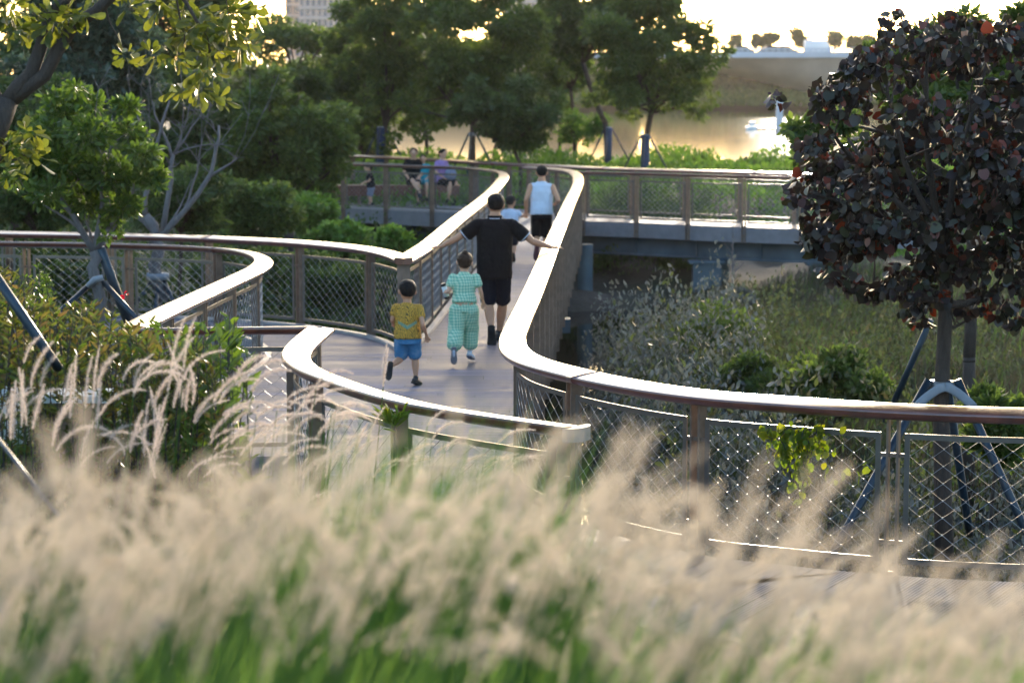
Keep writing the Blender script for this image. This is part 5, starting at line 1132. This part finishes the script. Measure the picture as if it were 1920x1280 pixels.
# ------------------------------------------------------------------ distance
# bridge
by = 335
rt = empty('river_bridge', (60, by, 0), 'long pale concrete road bridge with a curved soffit over the river', 'bridge')
def X_(u, d=by): return pd(u, 150, d)[0]
def Z_(v, d=by): return pd(960, v, d)[2]
us = np.linspace(700, 1900, 49); mb = MB()
vb = lambda u: 128 + 34 * min(1.6, ((u - 1215) / 262) ** 2)
vs = []; fs = []
for i, u in enumerate(us):
    x = X_(u); zt = Z_(109); zb = Z_(vb(u)); 
    for (yy, zz) in ((by, zt), (by + 2.2, (zt + zb) / 2 + .2), (by + 6, zb), (by + 20, zb), (by + 26, zt)): vs.append((x, yy, zz))
for i in range(len(us) - 1):
    for j in range(4): fs.append((i * 5 + j, i * 5 + j + 1, (i + 1) * 5 + j + 1, (i + 1) * 5 + j))
mb.add(vs, fs); mb.build('girder', M['concrete'], rt, True)
mb = MB(); mb.box(((X_(700) + X_(1900)) / 2, by + 13, Z_(107)), (X_(1900) - X_(700), 27, Z_(105) - Z_(108.8))); mb.build('deck', M['concrete'], rt)
mb = MB(); mb.box(((X_(700) + X_(1900)) / 2, by - .4, (Z_(97) + Z_(108.5)) / 2), (X_(1900) - X_(700), .35, Z_(97) - Z_(108.5))); mb.build('parapet', M['bridgewhite'], rt)
mb = MB()
for u in np.arange(700, 1900, 11.5): mb.box((X_(u), by - .4, (Z_(91) + Z_(97)) / 2), (.14, .12, Z_(91) - Z_(97)))
for v in (91, 94): mb.box(((X_(700) + X_(1900)) / 2, by - .4, Z_(v)), (X_(1900) - X_(700), .09, .16))
mb.build('guard_rail', M['bridgewhite'], rt)
for u in (905, 1525):
    mb = MB(); mb.box((X_(u), by + 13, Z_(185)), (3.2, 13, Z_(150) - Z_(220))); mb.build('pier', M['concrete'], rt)
# row of distant trees on the bridge approach, cars
gt = 'small trees on the skyline beyond the bridge'
for i, (u, v0, v1, wd_, lb) in enumerate([(1379, 62, 93, 26, 'first small tree on the skyline above the bridge, beside the staked tree'), (1440, 57, 93, 34, 'second small round tree on the skyline above the bridge'), (1418, 64, 93, 18, 'faint thin tree on the skyline above the bridge'), (1497, 55, 92, 36, 'broad tree on the skyline with a leaning palm beside it'), (1562, 55, 92, 38, 'dark pointed tree in the middle of the skyline'), (1598, 66, 92, 34, 'low tree on the skyline beside the dark pointed one'), (1625, 60, 92, 34, 'tree on the skyline partly behind the purple tree')]):
    dd = 375; x = X_(u, dd); zb = Z_(96, dd); s = dd / F
    tree('skyline_tree', lb, 'tree', (x, dd, zb - 1), [((x, dd, Z_((v0 + v1 - 2) / 2, dd)), (wd_ / 2 * s, wd_ / 2 * s, (v1 - v0 + 2) / 2 * s))], 1500, .55, M['lf_dark'], M['barkdark'], ncl=22, r0=.42, hollow=.0, trunk_r=.14, group=gt, limbs=5)
for i, (u, wd_, h_, lb) in enumerate([(1389, 18, 6.5, 'first small car crossing the bridge'), (1446, 18, 6.5, 'second small car crossing the bridge'), (1468, 13, 4.5, 'smallest dark car on the bridge'), (1532, 28, 11, 'pale van crossing the bridge under the pointed tree')]):
    dd = by + 6; x = X_(u, dd); s = dd / F; z0 = Z_(104, dd); L_ = max(4.2, wd_ * s * 1.6); van = 'van' in lb; H_ = 2.4 if van else 1.5
    rt = empty('van' if van else 'car', (x, dd, z0), lb, 'van' if van else 'car', None if van else 'cars on the bridge')
    pr = [(-.5, .18), (-.5, .55), (-.34, .62), (-.2, 1.0), (.2, 1.0), (.36, .62), (.5, .5), (.5, .18)] if not van else [(-.5, .1), (-.5, .95), (-.45, 1), (.3, 1), (.42, .6), (.5, .5), (.5, .1)]
    mb = MB(); vs = [(x + a * L_, dd + yy, z0 + b * H_) for yy in (-.85, .85) for a, b in pr]; n_ = len(pr); mb.add(vs, [tuple(reversed(range(n_))), tuple(range(n_, 2 * n_))] + [(k, (k + 1) % n_, n_ + (k + 1) % n_, n_ + k) for k in range(n_)])
    mb.build('body', M['white'] if van else MP['blackshoe'], rt)
    for a in (-.3, .3):
        for yy in (-.8, .8): mb = MB(); mb.tube([(x + a * L_, dd + yy - .1, z0 + .31), (x + a * L_, dd + yy + .1, z0 + .31)], .31, n=12); mb.build('wheel', MP['sole'], rt, True)
# buildings
def building(label, u0, u1, vtop, d, mat, wm, cols, rows, u_=None, band=True):
    x0, x1 = X_(u0, d), X_(u1, d); zt = Z_(vtop, d); z0 = .5; rt = empty('building', ((x0 + x1) / 2, d, z0), label, 'building')
    mb = MB(); mb.box(((x0 + x1) / 2, d + 8, (z0 + zt) / 2), (x1 - x0, 16, zt - z0)); mb.build('walls', mat, rt)
    zv0 = Z_(110, d); rh = (zt - zv0) / rows; cw = (x1 - x0) / cols
    for r in range(rows):
        if band: mb = MB(); mb.box(((x0 + x1) / 2, d - .3, zv0 + r * rh), (x1 - x0 + .3, .5, rh * .12)); mb.build('floor_band', M['concrete'], rt)
        for c in range(cols):
            mb = MB(); mb.box((x0 + cw * (c + .5), d - .05, zv0 + rh * (r + .55)), (cw * .52, .16, rh * .6)); mb.build('window', wm, rt)
MB_ = plain('hazy_facade', (.46, .37, .37), .8, scale=.1); MB2 = plain('warm_facade', (.5, .36, .28), .8, scale=.1); MG = plain('facade_glass', (.10, .12, .17), .2, scale=.1)
building('tall pinkish apartment block with window grid at the top left of centre', 562, 660, -60, 560, MB_, MG, 9, 9)
building('narrow warm toned block beside the bright sky gap', 536, 566, -30, 580, MB2, MG, 2, 7)
building('pale grey block with rows of narrow windows above the middle trees', 945, 1078, -40, 600, MB_, MG, 16, 7)
building('slim pale tower showing between the two tree crowns', 1148, 1190, -60, 640, MB2, MG, 2, 7)
# far bank wood, one mass
n = 46000; x = rng.uniform(-60, 90, n); y = rng.uniform(341, 360, n); top = 3.6 + 1.2 * np.sin(x * .5) + 1.0 * np.sin(x * 1.3 + 2); z = np.where(y < 345, .2 + rng.random(n) * 1.0 + (y - 338) * .08, .5 + rng.random(n) * top)
tag(leaves('far_bank_wood', np.stack([x, y, z], 1), rng.standard_normal((n, 3)), .8 + .6 * rng.random(n), M['lf_mid'], shape='rhomb', up=np.array([0, -1., .3]), aspect=.8), 'hazy low wood along the far river bank under the bridge', 'wood', kind='stuff')
n = 22000; x = rng.uniform(-30, 85, n); y = 335.3 + 9 * rng.random(n); z = terr(x, y) + rng.random(n) * (.5 + .5 * np.sin(x * .9) ** 2)
tag(leaves('far_bank_grass', np.stack([x, y, z], 1), rng.standard_normal((n, 3)) * np.array([.5, .5, .3]) + np.array([0, 0, .8]), .55 + .4 * rng.random(n), M['grass_f'], shape='rhomb', aspect=.6), 'green grassy strip along the far river bank', 'grass', kind='stuff')
# river marker pillar, jetty, boat
x, y, z = pd(1461, 236, 205); rt = empty('river_pillar', (x, y, WZ), 'pinkish white square pillar standing in the river beside the purple tree', 'pillar')
mb = MB(); mb.box((x, y, WZ + 1.35), (.62, .62, 2.9)); mb.build('shaft', M['bridgewhite'], rt); mb = MB(); mb.box((x, y, WZ + 2.88), (.75, .75, .15)); mb.build('pillar_cap', M['bridgewhite'], rt)
rt = empty('jetty', (x - 1.4, y, WZ), 'low floating jetty reaching left from the river pillar', 'jetty'); mb = MB(); mb.box((x - 1.45, y - .2, WZ + .16), (2.2, .9, .14)); mb.build('jetty_deck', M['bench'], rt)
for k in (-1, 0, 1): mb = MB(); mb.box((x - 1.45 + k * .8, y - .2, WZ + .02), (.3, .8, .136)); mb.build('float', MP['sole'], rt)
x2 = pd(1409, 232, 205)[0]; rt = empty('small_boat', (x2, y - .4, WZ), 'small white boat moored at the left end of the jetty', 'boat')
mb = MB(); pr = [(-.6, .32), (-.5, .0), (.4, .0), (.62, .34)]; vs = [(x2 + a, y - .4 + yy, WZ + b) for yy in (-.32, .32) for a, b in pr]; mb.add(vs, [(3, 2, 1, 0), (4, 5, 6, 7)] + [(k, (k + 1) % 4, 4 + (k + 1) % 4, 4 + k) for k in range(4)]); mb.build('hull', M['white'], rt)
mb = MB(); mb.box((x2 + .02, y - .4, WZ + .53), (.5, .44, .37)); mb.box((x2 + .02, y - .4, WZ + .74), (.62, .52, .045)); mb.build('cabin', M['white'], rt)
